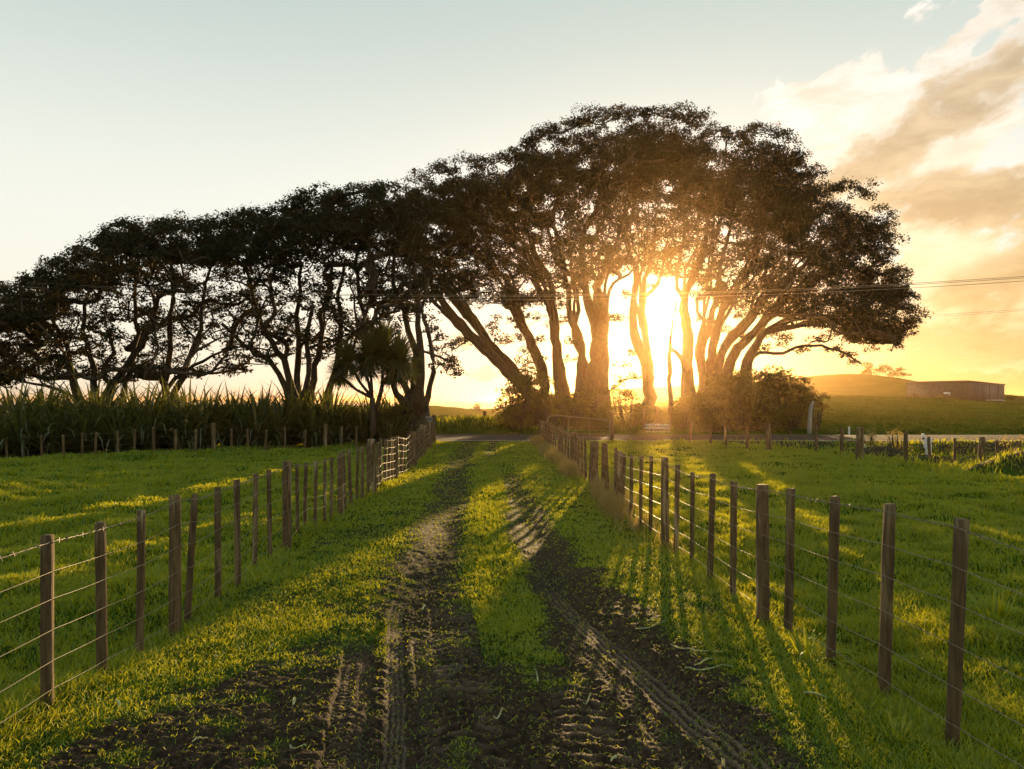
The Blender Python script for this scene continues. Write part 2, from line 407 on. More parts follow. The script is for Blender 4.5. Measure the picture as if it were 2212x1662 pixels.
MU = np.maximum(MU, np.clip(soilpatch, 0, .9) * (YY < 36.8) * (YY > 10))
mouth = sst(YY, 33.6, 35.6) * sst(YY, 45, 44) * (XX > -8) * (XX < 6)
MU = np.maximum(MU, mouth * .8)
DRYA = treads(XX, YY)[3] * (YY < 10) * (YY > 3) * (np.abs(XX) < 3)
MU = np.maximum(MU, np.minimum(1, treads(XX, YY)[0] * (YY < 7.5) * (YY > 3) * (np.abs(XX) < 3)))
ny, nx = XX.shape
Vt = np.stack([XX.ravel(), YY.ravel(), ZZ.ravel()], 1)
idx = np.arange(ny * nx).reshape(ny, nx)
Q = np.stack([idx[:-1, :-1], idx[:-1, 1:], idx[1:, 1:], idx[1:, :-1]], -1)
xc = (XX[:-1, :-1] + XX[1:, 1:]) / 2; yc = (YY[:-1, :-1] + YY[1:, 1:]) / 2
inlane = (xc > fenceL(yc)) & (xc < fenceR(yc)) & (yc < 36.2) & (yc > -12)
def sub(mask, name):
    q = Q[mask]; u, inv = np.unique(q, return_inverse=True)
    o = mesh_np(name, Vt[u], [inv.reshape(q.shape)], M_ground, attrs={'mud': MU.ravel()[u], 'dry': DRYA.ravel()[u]}, smooth=True)
    return tag(o, kind='structure')
sub(~inlane, 'ground'); sub(inlane, 'farm_lane')
sea_m, k = newmat('sea')
nz = k.noise(k.n('ShaderNodeNewGeometry').outputs['Position'], .05, 6, .6)
b = k.n('ShaderNodeBsdfPrincipled', ins={'Base Color': (.10, .12, .12, 1), 'Roughness': .35})
bp = k.n('ShaderNodeBump', ins={'Height': nz, 'Strength': .35, 'Distance': 2.0}); k.put(b.inputs['Normal'], bp.outputs[0])
k.put(k.n('ShaderNodeOutputMaterial').inputs[0], b.outputs[0])
S = 12000
tag(mesh_np('sea', [(-S, -S, -9), (S, -S, -9), (S, S, -9), (-S, S, -9)], [[[0, 1, 2, 3]]], sea_m), kind='structure')

# road
xr = np.linspace(-120, 160, 281)
def ribbon(name, y0, y1, z, mat, n=8, x0=-120, x1=160):
    xs = np.linspace(x0, x1, int((x1 - x0)) + 1); ys = np.linspace(y0, y1, n)
    X, Y = np.meshgrid(xs, ys); crown = .05 * (1 - ((Y - 40) / 3.3) ** 2)
    i = np.arange(X.size).reshape(X.shape); q = np.stack([i[:-1, :-1], i[:-1, 1:], i[1:, 1:], i[1:, :-1]], -1).reshape(-1, 4)
    return mesh_np(name, np.stack([X.ravel(), Y.ravel(), (crown + z).ravel()], 1), [q], mat, smooth=True)
road = tag(ribbon('road', 36.7, 43.3, 0.0, M_asph, 9), kind='structure')
ribbon('edge_line', 37.05, 37.17, .004, M_line, 2).parent = road
ribbon('edge_line', 42.85, 42.97, .004, M_line, 2).parent = road

# ------------------------------------------------------------ generic solids
class MB:
    def __init__(s): s.v = []; s.q = []; s.n = 0; s.t = []
    def add(s, V, q, t=None):
        V = np.asarray(V, float); s.v.append(V); s.q.append(np.asarray(q, int) + s.n)
        if t is not None and len(t): s.t.append(np.asarray(t, int) + s.n)
        s.n += len(V)
    def tube(s, pts, r, k=6, cap=True, jit=0.0):
        pts = np.asarray(pts, float); n = len(pts); r = np.broadcast_to(np.asarray(r, float), (n,))
        d = np.gradient(pts, axis=0) if n > 1 else None
        d /= np.linalg.norm(d, axis=1)[:, None] + 1e-9
        up = np.array([0, 0, 1.]) if abs(d[0][2]) < .9 else np.array([1., 0, 0])
        a = np.cross(d, up); a /= np.linalg.norm(a, axis=1)[:, None] + 1e-9; b_ = np.cross(d, a)
        th = np.arange(k) * 2 * math.pi / k
        R = r[:, None] * np.ones(k)
        if jit: R = R * (1 + jit * (RNG.random((n, k)) - .5))
        V = pts[:, None, :] + (np.cos(th)[None, :, None] * a[:, None, :] + np.sin(th)[None, :, None] * b_[:, None, :]) * R[:, :, None]
        i = np.arange(n * k).reshape(n, k); j = np.roll(i, -1, 1)
        q = np.stack([i[:-1], j[:-1], j[1:], i[1:]], -1).reshape(-1, 4)
        V = V.reshape(-1, 3); t = []
        if cap:
            V = np.concatenate([V, pts[:1], pts[-1:]]); c0 = n * k; c1 = c0 + 1
            t = [(c0, j[0][m], i[0][m]) for m in range(k)] + [(c1, i[-1][m], j[-1][m]) for m in range(k)]
        s.add(V, q, t)
    def box(s, c, half, rz=0.0, lean=(0, 0)):
        x, y, z = half; V = np.array([(a * x, b * y, c_ * z) for c_ in (-1, 1) for b in (-1, 1) for a in (-1, 1)], float)
        V[:, 0] += lean[0] * (V[:, 2] + z); V[:, 1] += lean[1] * (V[:, 2] + z)
        ca, sa = math.cos(rz), math.sin(rz)
        V[:, 0], V[:, 1] = V[:, 0] * ca - V[:, 1] * sa, V[:, 0] * sa + V[:, 1] * ca
        s.add(V + np.asarray(c), [(0, 2, 3, 1), (4, 5, 7, 6), (0, 1, 5, 4), (2, 6, 7, 3), (0, 4, 6, 2), (1, 3, 7, 5)])
    def build(s, name, mat, parent=None, origin=None, attrs=None, smooth=False):
        return mesh_np(name, np.concatenate(s.v), [np.concatenate(s.q)] + ([np.concatenate(s.t)] if s.t else []), mat, parent, attrs, smooth, origin)

# ------------------------------------------------------------ fences
WF = (.967, .80, .645, .47, .295, .135)
def post_mesh(base, top, w, kind):
    """kind: 'round' strainer or 'sawn' batten with wobbly weathered faces"""
    mb = MB(); base = np.array(base, float); top = np.array(top, float); b0 = base - np.array([0, 0, .06])
    if kind == 'round':
        n = 12; t = np.linspace(0, 1, n)
        pts = b0 + (top - b0) * t[:, None]; pts[:, :2] += (RNG.random((n, 2)) - .5) * w * .05
        r = w / 2 * (1.03 - .07 * t); r[-1] *= .93; r[0] *= 1.06
        mb.tube(pts, r, 12, True, .09)
    else:
        n = 9; t = np.linspace(0, 1, n); pts = b0 + (top - b0) * t[:, None]
        pts[:, 0] += np.cumsum(RNG.random(n) - .5) * w * .06
        hw = w / 2; V = []
        rz = random.uniform(-.3, .3); ca, sa = math.cos(rz), math.sin(rz)
        for i in range(n):
            for a, b_ in ((-1, -.8), (-.8, -1), (.8, -1), (1, -.8), (1, .8), (.8, 1), (-.8, 1), (-1, .8)):
                a2 = a * hw * (1 + (random.random() - .5) * .12); b2 = b_ * hw * .85 * (1 + (random.random() - .5) * .12)
                V.append(pts[i] + np.array([a2 * ca - b2 * sa, a2 * sa + b2 * ca, (random.random() - .5) * .012 if i == n - 1 else 0]))
        i = np.arange(n * 8).reshape(n, 8); j = np.roll(i, -1, 1)
        q = np.stack([i[:-1], j[:-1], j[1:], i[1:]], -1).reshape(-1, 4); m = len(V)
        V += [pts[0], pts[-1]]
        tt = [(m, j[0][e], i[0][e]) for e in range(8)] + [(m + 1, i[-1][e], j[-1][e]) for e in range(8)]
        mb.add(V, q, tt)
    return mb
def fence(label, group, posts, wires=WF, barb=True, wr=.0026, side=0.0, first=None, last=None, labels=None):
    """posts: (x, y, z, topx, topz, width, kind)"""
    p0 = posts[0]; root = empty('wire_fence', (p0[0], p0[1], p0[2]), label, 'fence', group)
    for i, (x, y, z, tx, tz, w, kind) in enumerate(posts):
        mb = post_mesh((x, y, z), (tx, y + (random.random() - .5) * .03, tz), w, kind)
        o = mb.build('strainer_post' if kind == 'round' else 'batten', M_wood if (kind == 'round' or random.random() < .35) else M_wood2, root)
        if labels and i in labels: o['label'] = labels[i]
    ext = ([first] if first else []) + list(posts) + ([last] if last else [])
    for k_, fr in enumerate(wires):
        pts = []
        for i, (x, y, z, tx, tz, w, kind) in enumerate(ext):
            c = np.array([x + (tx - x) * fr + side * .05, y - w * .0, z + (tz - z) * fr])
            if pts:
                a = pts[-1]
                L = np.linalg.norm(c - a)
                for s_ in (.25, .5, .75):
                    mid = a * (1 - s_) + c * s_; mid[2] -= .006 * L * 4 * s_ * (1 - s_) * (.6 + .8 * ((i * 7 + k_ * 3) % 5) / 5)
                    pts_mid = mid; pts.append(pts_mid) if s_ < .3 else pts.append(mid)
                pts.append(c)
            else: pts.append(c)
        mb = MB(); pts = np.array(pts); rr = wr * (1 + .0 * np.maximum(pts[:, 1] - 6, 0))
        mb.tube(pts, rr, 5, False)
        if k_ == 0 and barb:      # twisted second strand and barbs
            step = .11; seg = np.linalg.norm(np.diff(pts, axis=0), axis=1); cum = np.concatenate([[0], np.cumsum(seg)])
            tt = np.arange(0, cum[-1], step)
            q = np.stack([np.interp(tt, cum, pts[:, a]) for a in range(3)], 1)
            for p in q[(q[:, 1] < 14)]:
                for s_ in range(2):
                    d = RNG.normal(size=3); d /= np.linalg.norm(d); d *= .02
                    mb.tube([p - d, p + d], .0022, 3, False)
            th = np.arange(0, cum[-1], .03); w2 = np.stack([np.interp(th, cum, pts[:, a]) for a in range(3)], 1)
            w2[:, 0] += .005 * np.cos(th * 70); w2[:, 2] += .005 * np.sin(th * 70)
            mb.tube(w2[w2[:, 1] < 14], .0022, 3, False)
        mb.build('barbed_wire' if (k_ == 0 and barb) else 'wire', M_wire, root)
    return root
def pxpost(b, t, w, kind, z0=None):
    p = G(b[0], b[1]); z = H1(p[0], p[1]); d = p[1]
    return (p[0], d, z, p[0] + (t[0] - b[0]) / F * d, EYE + (HY - t[1]) / F * d, w * d / F, kind)
S_, R_ = 'sawn', 'round'
left = [((103, 1540), (108, 1155), 22, S_), ((222, 1452), (214, 1130), 19, S_), ((301, 1402), (304, 1103), 14, S_), ((378, 1362), (377, 1070), 25, R_),
        ((403, 1335), (422, 1068), 12, S_), ((471, 1293), (468, 1053), 12, S_), ((514, 1268), (511, 1037), 11, S_), ((550, 1220), (551, 1024), 9.5, S_),
        ((583, 1195), (582, 1015), 8.5, S_), ((620, 1182), (620, 996), 20, R_), ((643, 1163), (642, 1002), 7.5, S_), ((659, 1152), (661, 1000), 7, S_),
        ((681, 1143), (682, 996), 7, S_), ((701, 1130), (702, 991), 6.5, S_), ((716, 1124), (716, 988), 6.5, S_), ((736, 1115), (735, 980), 14, R_)]
LP = [pxpost(*a) for a in left]
y = LP[-1][1]; i = 0
while y < 33.5:
    y += random.uniform(.42, .62) * (1 if y < 20 else 1.25); i += 1
    st = (i % 6 == 0); x = float(fenceL(np.array(y))) + random.uniform(-.008, .008); z = H1(x, y); h = random.uniform(1.03, 1.07)
    LP.append((x, y, z, x + random.uniform(-.05, .05), z + h + (.05 if st else 0), .17 if st else random.uniform(.05, .075), R_ if st else S_))
LP.append((-3.55, 34.1, 0.0, -3.55, 1.35, .20, R_))
first = (-2.98, 3.9, H1(-2.98, 3.9), -2.98, 1.17, .07, S_)
preL = [(-2.97, 3.0, 0, -2.97, 1.15, .07, S_), (-2.95, 2.2, 0, -2.95, 1.15, .07, S_), (-2.95, 1.2, 0, -2.93, 1.15, .16, R_)]
fence('weathered post and wire fence along the left side of the farm lane', 'fences beside the lane', [p for p in preL[::-1]] + LP, side=.9,
      labels={7: 'thin batten leaning to the right', 6: 'thick pale blotched round post'})
right = [((2055, 1595), (2072, 1120), 24, S_), ((1909, 1487), (1924, 1090), 22, S_), ((1794, 1422), (1804, 1073), 17, S_), ((1702, 1356), (1709, 1056), 15, S_),
         ((1648, 1336), (1648, 1048), 28, R_), ((1583, 1285), (1585, 1040), 12, S_), ((1533, 1248), (1540, 1024), 11, S_), ((1494, 1217), (1496, 1020), 9, S_),
         ((1460, 1193), (1464, 1005), 8.5, S_), ((1437, 1178), (1436, 988), 17, R_), ((1405, 1155), (1407, 986), 8, S_), ((1384, 1141), (1386, 985), 7.5, S_),
         ((1363, 1126), (1364, 983), 7, S_), ((1346, 1110), (1347, 980), 7, S_), ((1338, 1102), (1337, 975), 14, R_)]
RP = [pxpost(*a) for a in right]
RP = sorted(RP, key=lambda p: p[1])
y = RP[-1][1]; i = 0
while y < 36.8:
    y += random.uniform(.55, .85) * (1 if y < 20 else 1.3); i += 1
    st = (i % 5 == 0); x = float(fenceR(np.array(y))) + random.uniform(-.008, .008); z = H1(x, y); h = random.uniform(1.03, 1.07)
    RP.append((x, y, z, x + random.uniform(-.05, .05), z + h + (.05 if st else 0), .18 if st else random.uniform(.05, .08), R_ if st else S_))
preR = [(2.72, 1.2, 0, 2.74, 1.25, .16, R_), (2.70, 2.2, 0, 2.72, 1.25, .07, S_), (2.68, 3.2, 0, 2.70, 1.25, .07, S_)]
fence('post and wire fence along the right side of the farm lane beside the sunlit grass', 'fences beside the lane', preR + RP, side=-.9,
      labels={3: 'nearest batten leaning slightly right', 7: 'thick round strainer post with pale split side'})
# fence along the flax hedge
hp = [(15, 986), (51, 985), (91, 985), (138, 985), (178, 984), (206, 984), (255, 983), (291, 982), (333, 981), (379, 980), (422, 979), (462, 978), (500, 977),
      (536, 976), (573, 975), (616, 974), (658, 973), (702, 972), (738, 971), (770, 970), (804, 968)]
HP = []
for i, (px, py) in enumerate(hp):
    p = G(px, py); z = H1(p[0], p[1]); thick = i in (11, 17)
    HP.append((p[0], p[1], z, p[0] + random.uniform(-.05, .05), z + (1.02 if thick else random.uniform(.82, .98)), .17 if thick else random.uniform(.07, .1), R_ if thick else S_))
HP = [(-19.5, 26.5, 0, -19.5, .95, .09, S_)] + HP + [(-4.4, 32.6, 0, -4.4, .95, .1, S_)]
fence('low grey post and wire fence standing in front of the flax hedge', None, HP, wires=(.93, .66, .4, .15), barb=False, wr=.003)
# fence by the road at right
rp = [(1490, 958, 0), (1535, 962, 0), (1569, 966, 0), (1614, 972, 0), (1661, 975, 1), (1765, 984, 0), (1818, 990, 0), (1857, 996, 1), (1957, 1004, 0), (2009, 1002, 0),
      (2062, 1004, 0), (2118, 1003, 1), (2156, 1000, 0), (2200, 1004, 0), (2250, 1002, 1)]
QP = []
for px, py, th in rp:
    z = 0.0
    for _ in range(12):
        p = G(px, py, z); z = z * .5 + H1(p[0], p[1]) * .5
    QP.append((p[0], p[1], z, p[0] + random.uniform(-.08, .08), z + (1.12 if th else random.uniform(.95, 1.12)), .24 if th else .10, R_ if th else S_))
fence('old post and wire fence along the near side of the road beyond the right pasture', None, QP, wires=(.9, .62, .3), barb=False, wr=.003)

# ------------------------------------------------------------ grass
def blades(name, x, y, L, Wd, tint, mat, lean=.5, zoff=-.004, flat=None):
    n = len(x); z = Hn(x, y) + zoff
    yaw = RNG.random(n) * 2 * math.pi; ly = RNG.random(n) * 2 * math.pi
    ln = lean * (0.35 + RNG.random(n)); 
    if flat is not None: ln = ln + flat
    ww = np.stack([np.cos(yaw), np.sin(yaw), 0 * yaw], 1) * (Wd / 2)[:, None]
    ld = np.stack([np.cos(ly), np.sin(ly), 0 * ly], 1)
    B = np.stack([x, y, z], 1)
    up = np.array([0, 0, 1.])
    c1 = np.cos(ln * .5)[:, None]; s1 = np.sin(ln * .5)[:, None]
    mid = B + (up * c1 + ld * s1) * (L * .55)[:, None]
    ln2 = np.clip(ln * 1.6, 0, 2.0)
    tip = mid + (up * np.cos(ln2)[:, None] + ld * np.sin(ln2)[:, None]) * (L * .5)[:, None]
    V = np.stack([B - ww, B + ww, mid + ww * .8, mid - ww * .8, tip], 1).reshape(-1, 3)
    i = np.arange(n)[:, None] * 5
    q = np.concatenate([i, i + 1, i + 2, i + 3], 1); t = np.concatenate([i + 3, i + 2, i + 4], 1)
    return mesh_np(name, V, [q, t], mat, attrs={'tint': np.clip(np.repeat(tint, 5) * np.tile([.35, .35, .9, .9, 1.1], n), 0, np.repeat(np.where(tint > .99, 1.0, .85), 5))})  # tint dark at base, bright at tip: shade between blades put into colour
def scatter(n, y0, y1):
    y = y0 * (y1 / y0) ** RNG.random(n)
    x = (RNG.random(n) * 2 - 1) * (y * .74 + 2.2)
    return x, y
def bare(x, y): return np.exp(-((((x - 13.9) / 1.9) ** 2 + ((y - 28.0) / 1.3) ** 2)) ** 2)
def sun_grass():
    x, y = scatter(860000, 3.2, 36.4)
    m = mudmask(x, y)
    lane = (x > fenceL(y)) & (x < fenceR(y))
    m = np.maximum(m, treads(x, y)[0] * (y < 7.5))
    keep = RNG.random(len(x)) > np.where(lane, np.clip(m * 1.10 - .10, 0, .90), 0)
    low = sst(x, rimx(y), rimx(y) + 1.4)
    keep &= RNG.random(len(x)) > np.maximum(low * .85, bare(x, y) * .97)
    keep &= (RNG.random(len(x)) < (.35 + 1.15 * fbm(x * 1.3, y * 1.3, 51, 4)))
    x, y, m, lane = x[keep], y[keep], m[keep], lane[keep]
    edge = np.minimum(np.abs(x - fenceL(y)), np.abs(x - fenceR(y)))
    cl = fbm(x * 1.5, y * 1.5, 71, 4)
    L = np.where(lane, .03 + .05 * RNG.random(len(x)) ** 1.5, .04 + .055 * RNG.random(len(x)) ** 1.5 + .10 * np.clip(cl - .54, 0, 1) * 5 * RNG.random(len(x)))
    L = L * (1 - .35 * m) + .10 * np.exp(-(edge / .16) ** 2) * RNG.random(len(x)) ** 2
    L *= 1 + .012 * y
    Wd = np.maximum(.0052, .00135 * y) * (.7 + .7 * RNG.random(len(x)))
    tint = np.clip(-.10 + 1.2 * fbm(x * 1.1, y * 1.1, 81, 4) + (RNG.random(len(x)) - .5) * .8, 0, .85)
    tint = np.where(RNG.random(len(x)) < .03 + .28 * m, 1.0, tint)
    f = np.where(lane, .25 + .7 * m, .1)
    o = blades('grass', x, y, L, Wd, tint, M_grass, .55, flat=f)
    tag(o, 'short green pasture grass over the lane verges and both fields', 'grass', kind='stuff')
sun_grass()
n = 9000; x, y = scatter(n, 3.6, 16); kk = (RNG.random(n) < sst(fbm(x * 1.7, y * 1.7, 121, 3), .45, .62)) & (mudmask(x, y) < .6); x, y = x[kk], y[kk]
x = np.repeat(x, 6) + RNG.normal(size=len(x) * 6) * .018; y = np.repeat(y, 6) + RNG.normal(size=len(y) * 6) * .018
tag(blades('pasture_weeds', x, y, .035 + .05 * RNG.random(len(x)), .009 + .010 * RNG.random(len(x)), .84 * RNG.random(len(x)) ** 2, M_past, .5, .012, flat=np.full(len(x), .8)), 'clover and broad-leaved weeds scattered through the near grass', 'weeds', kind='stuff')
# rank grass across the road and on the mounds
def rank(name, n, fx, fy, Lr, Wr, mat, label):
    x = fx(RNG.random(n)); y = fy(RNG.random(n))
    L = Lr[0] + (Lr[1] - Lr[0]) * RNG.random(n) ** 2; Wd = Wr * (.6 + .8 * RNG.random(n))
    c = fbm(x * 1.3, y * 1.3, 15, 3); k_ = RNG.random(n) < sst(c, .3, .55) * (1 - bare(x, y))
    x, y, L, Wd = x[k_], y[k_], L[k_], Wd[k_]
    o = blades(name, x, y, L, Wd, np.clip(RNG.random(len(x)) * .9, 0, .84), mat, .6)
    tag(o, label, 'grass', kind='stuff')
rank('roadside_grass', 24000, lambda r: -24 + r * 34, lambda r: 44.0 + 12 * r, (.10, .40), .04, M_past, 'rank grass on the bank across the road')
rank('ditch_grass', 17000, lambda r: 11 + r * 18, lambda r: 20 + 15.5 * r, (.12, .42), .035, M_grass, 'coarse grass on the earth mounds and ditch by the road')
n = 60000; yy = 44.5 * (150 / 44.5) ** RNG.random(n); xx = yy * (.13 + .62 * RNG.random(n)); kk = RNG.random(n) < sst(fbm(xx * .35, yy * .35, 29, 4), .36, .62)
xx, yy = xx[kk], yy[kk]
tag(blades('pasture_grass', xx, yy, .07 + .16 * RNG.random(len(xx)) ** 2, .0014 * yy, np.clip(RNG.random(len(xx)) * .84, 0, .84), M_past, .5), 'tufted pasture on the rising ground beyond the road', 'grass', kind='stuff')
n = 5000; xx = -20 + 30 * RNG.random(n); yy = 45.8 + 8 * RNG.random(n); kk = RNG.random(n) < sst(fbm(xx * .8, yy * .8, 39, 3), .42, .6)
tag(blades('seeding_grass', xx[kk], yy[kk], .25 + .2 * RNG.random(kk.sum()), .035 + 0 * xx[kk], RNG.random(kk.sum()) * .8, M_grass, .5), 'sunlit taller grass along the top of the bank across the road', 'grass', kind='stuff')
n = 26000; yy = 8 * (37.0 / 8) ** RNG.random(n); xx = fenceR(yy) + RNG.normal(size=n) * .10 * (1 + .02 * yy) - .12
dens = sst(fbm(yy * .8, xx * .8, 19, 2), .35, .6) * sst(yy, 9, 17); kk = RNG.random(n) < dens
xx, yy = xx[kk], yy[kk]
tag(blades('dry_grass', xx, yy, .12 + .30 * RNG.random(len(xx)) ** 1.3, .0011 * yy + .003, RNG.random(len(xx)), M_dry, .5), 'pale dry seeding grass along the foot of the right fence', 'grass', kind='stuff')

# ------------------------------------------------------------ trees
def outline(pts): 
    a = np.array(pts, float); return lambda x: np.interp(x, a[:, 0], a[:, 1])
def leaf_cloud(C, R, cnt, size, squash=.6, up=.5, sq=None):
    """leaf-sized faces gathered round clump centres C (n,3) with radii R and cnt leaves each -> verts, quads, tint"""
    cnt = np.asarray(cnt, int); ii = np.repeat(np.arange(len(C)), cnt); N = len(ii)
    d = RNG.normal(size=(N, 3)); d /= np.linalg.norm(d, axis=1)[:, None]
    d[:, 2] = np.where(d[:, 2] < -.35, -d[:, 2] * .6, d[:, 2])
    rr = RNG.random(N) ** .45
    # lobes: every clump is a handful of sprays
    lob = RNG.normal(size=(len(C), 7, 3)); lob /= np.linalg.norm(lob, axis=2)[:, :, None]; lob[:, :, 2] = np.abs(lob[:, :, 2]) * .9 - .15
    li = RNG.integers(0, 7, N); ctr = lob[ii, li] * .62
    off = ctr + d * (.52 * rr)[:, None]
    off *= R[ii][:, None]; off[:, 2] *= squash * 1.35 if sq is None else sq[ii]
    pos = C[ii] + off
    nrm = d * .8 + RNG.normal(size=(N, 3)) * .6 + np.array([0, 0, up]); nrm /= np.linalg.norm(nrm, axis=1)[:, None]
    a = np.cross(nrm, RNG.normal(size=(N, 3))); a /= np.linalg.norm(a, axis=1)[:, None]; b_ = np.cross(nrm, a)
    s = size * (.45 + 1.2 * RNG.random(N) ** 1.5); s1 = s[:, None]; s2 = (s * .46)[:, None]
    V = np.stack([pos - a * s1 * .5, pos + b_ * s2 * .5, pos + a * s1 * .5, pos - b_ * s2 * .5], 1).reshape(-1, 3)
    q = np.arange(N * 4).reshape(N, 4)
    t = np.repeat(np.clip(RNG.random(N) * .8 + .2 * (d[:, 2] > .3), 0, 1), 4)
    return V, q, t
def resample(pts, step):
    pts = np.asarray(pts, float)
    # smooth with a Catmull-Rom pass
    out = []
    Pp = np.vstack([2 * pts[0] - pts[1], pts, 2 * pts[-1] - pts[-2]])
    for i in range(1, len(Pp) - 2):
        L = np.linalg.norm(Pp[i + 1][:3] - Pp[i][:3]); n = max(2, int(L / step))
        for t in np.linspace(0, 1, n, endpoint=False):
            p0, p1, p2, p3 = Pp[i - 1], Pp[i], Pp[i + 1], Pp[i + 2]
            out.append(.5 * (2 * p1 + (p2 - p0) * t + (2 * p0 - 5 * p1 + 4 * p2 - p3) * t * t + (3 * p1 - p0 - 3 * p2 + p3) * t ** 3))
    out.append(pts[-1]); return np.array(out)
class Wood:
    def __init__(s): s.pos = []; s.par = []; s.tree = []; s.r = []; s.main = []; s.chains = []; s.dirs = []
    def chain(s, pts, radii, tree, parent, main):
        ids = []; p = parent
        for i, (a, r) in enumerate(zip(pts, radii)):
            s.pos.append(a); s.par.append(p); s.tree.append(tree); s.r.append(r); s.main.append(main)
            dd = a - (s.pos[p] if p >= 0 else a - np.array([0, 0, 1.])); s.dirs.append(dd / (np.linalg.norm(dd) + 1e-9))
            p = len(s.pos) - 1; ids.append(p)
        s.chains.append((parent, ids, main)); return ids
def grow(stems, clumps, step=.5, side_w=1.0):
    """stems: list of (tree, [(x,y,z,r)...]); clumps (n,3). Every clump gets a twig from the nearest fitting branch."""
    w = Wood()
    for tree, pts in stems:
        P4 = resample(pts, step); x = P4[:, :3].copy()
        x[1:-1] += RNG.normal(size=x[1:-1].shape) * .045
        w.chain(x, np.maximum(P4[:, 3], .02), tree, -1, True)
    pos = np.array(w.pos); used = np.zeros(len(clumps), bool)
    best = np.full(len(clumps), 1e9)
    def cost(P_, D_, C_):
        v = C_[:, None, :] - P_[None]; L = np.linalg.norm(v, axis=2) + 1e-6
        cosang = (v * D_[None]).sum(2) / L
        return L * (1.35 - .35 * cosang) + np.clip(-v[:, :, 2], 0, None) * .8
    c = cost(pos, np.array(w.dirs), clumps); best = c.min(1); bi = c.argmin(1)
    owner = np.zeros(len(clumps), int)
    for _ in range(len(clumps)):
        k_ = int(np.where(used, 1e9, best).argmin()); used[k_] = True
        p = int(bi[k_]); a = w.pos[p]; b_ = clumps[k_]; L = np.linalg.norm(b_ - a)
        n = max(2, int(L / .45)); t = np.linspace(0, 1, n + 1)[1:, None]
        c1 = a + w.dirs[p] * L * .4 + np.array([0, 0, .06 * L])
        pts = (1 - t) ** 2 * a + 2 * t * (1 - t) * c1 + t * t * b_
        if n > 2: pts[:-1] += RNG.normal(size=pts[:-1].shape) * min(.10, .04 * L)
        owner[k_] = w.tree[p]
        ids = w.chain(pts, np.zeros(n), w.tree[p], p, False)
        cn = cost(pts, np.array([w.dirs[i] for i in ids]), clumps); m = cn.min(1); j = cn.argmin(1)
        up_ = m < best; best[up_] = m[up_]; bi[up_] = np.array(ids)[j[up_]]
    # pipe model radii for the grown wood
    cnt = np.zeros(len(w.pos))
    ends = [c_[1][-1] for c_ in w.chains if not c_[2]]
    for e in ends:
        i = e
        while i >= 0 and not w.main[i]: cnt[i] += 1; i = w.par[i]
    r = np.array(w.r); gr_ = ~np.array(w.main); r[gr_] = .022 * np.maximum(cnt[gr_], 1) ** .5
    return w, r, owner
def px_stem(tree, d, pts, slope=0.0, dz=0.0):
    """stem drawn as (px, py, width px) at distance d; slope moves it deeper with height"""
    out = []; d = d + (DR if d > 45 else 0)
    for i, (px, py, wpx) in enumerate(pts):
        dd = d + slope * i; p = P(px, py, dd); out.append((p[0], p[1], p[2] + dz, wpx / 2 * dd / F * (.82 if d < 40 and py < 880 else 1)))
    return (tree, out)
def build_trees(stems, clumps, R, cnt, size, labels, names, group, leafm=M_leaf, step=.5):
    w, r, owner = grow(stems, clumps, step)
    trees = sorted(set(t for t, _ in stems))
    for t in trees:
        bpts = [np.array(s_[1][0][:3]) for s_ in stems if s_[0] == t]
        b0 = min(bpts, key=lambda q: q[2]); loc = (b0[0], b0[1], H1(b0[0], b0[1]))
        root = empty(names[t], loc, labels[t], 'tree', group)
        mb = MB()
        for parent, ids, main in w.chains:
            if w.tree[ids[0]] != t: continue
            pts = [w.pos[i] for i in ids]; rr = [r[i] for i in ids]
            if parent >= 0: pts = [w.pos[parent]] + pts; rr = [min(rr[0] * 1.25, max(r[parent], rr[0]))] + rr
            mb.tube(pts, rr, 10 if main else 5, main, .12 if main else 0)
        mb.build('trunk', M_bark, root, smooth=True)
        s_ = owner == t
        if s_.any():
            V, q, tn = leaf_cloud(clumps[s_], R[s_], cnt[s_], size, sq=np.where(R[s_] < .8 * R.max() * .75, 1.15, 1.0))
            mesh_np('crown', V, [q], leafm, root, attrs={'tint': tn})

def sample_zone(n, x0, x1, top, bot, d0, half, mind, dome=50, avoid=None, shaped=None):
    """clump centres between the top and bottom outline (photo px) spread through the real depth of the crown"""
    out = []; tries = 0
    while len(out) < n and tries < n * 60:
        tries += 1
        px = RNG.uniform(x0, x1); t = RNG.uniform(-1, 1); t0 = float(top(px)) + dome * t * t; b0 = float(bot(px)) - .25 * dome * t * t
        if b0 <= t0: continue
        py = t0 + (b0 - t0) * RNG.random()
        if avoid and avoid(px, py): continue
        p = P(px, py, d0 + half * t)
        if out and np.min(np.linalg.norm(np.array(out) - p, axis=1)) < mind: continue
        out.append(p)
    return out
def lumps(n, k_, rl, *a, **kw):
    out = []
    for c in sample_zone(n, *a, **kw):
        m_ = RNG.normal(size=(k_, 3)); m_ /= np.linalg.norm(m_, axis=1)[:, None]; m_[:, 2] *= .95
        out += list(c + m_ * rl * RNG.uniform(.75, 1.2))
    return out
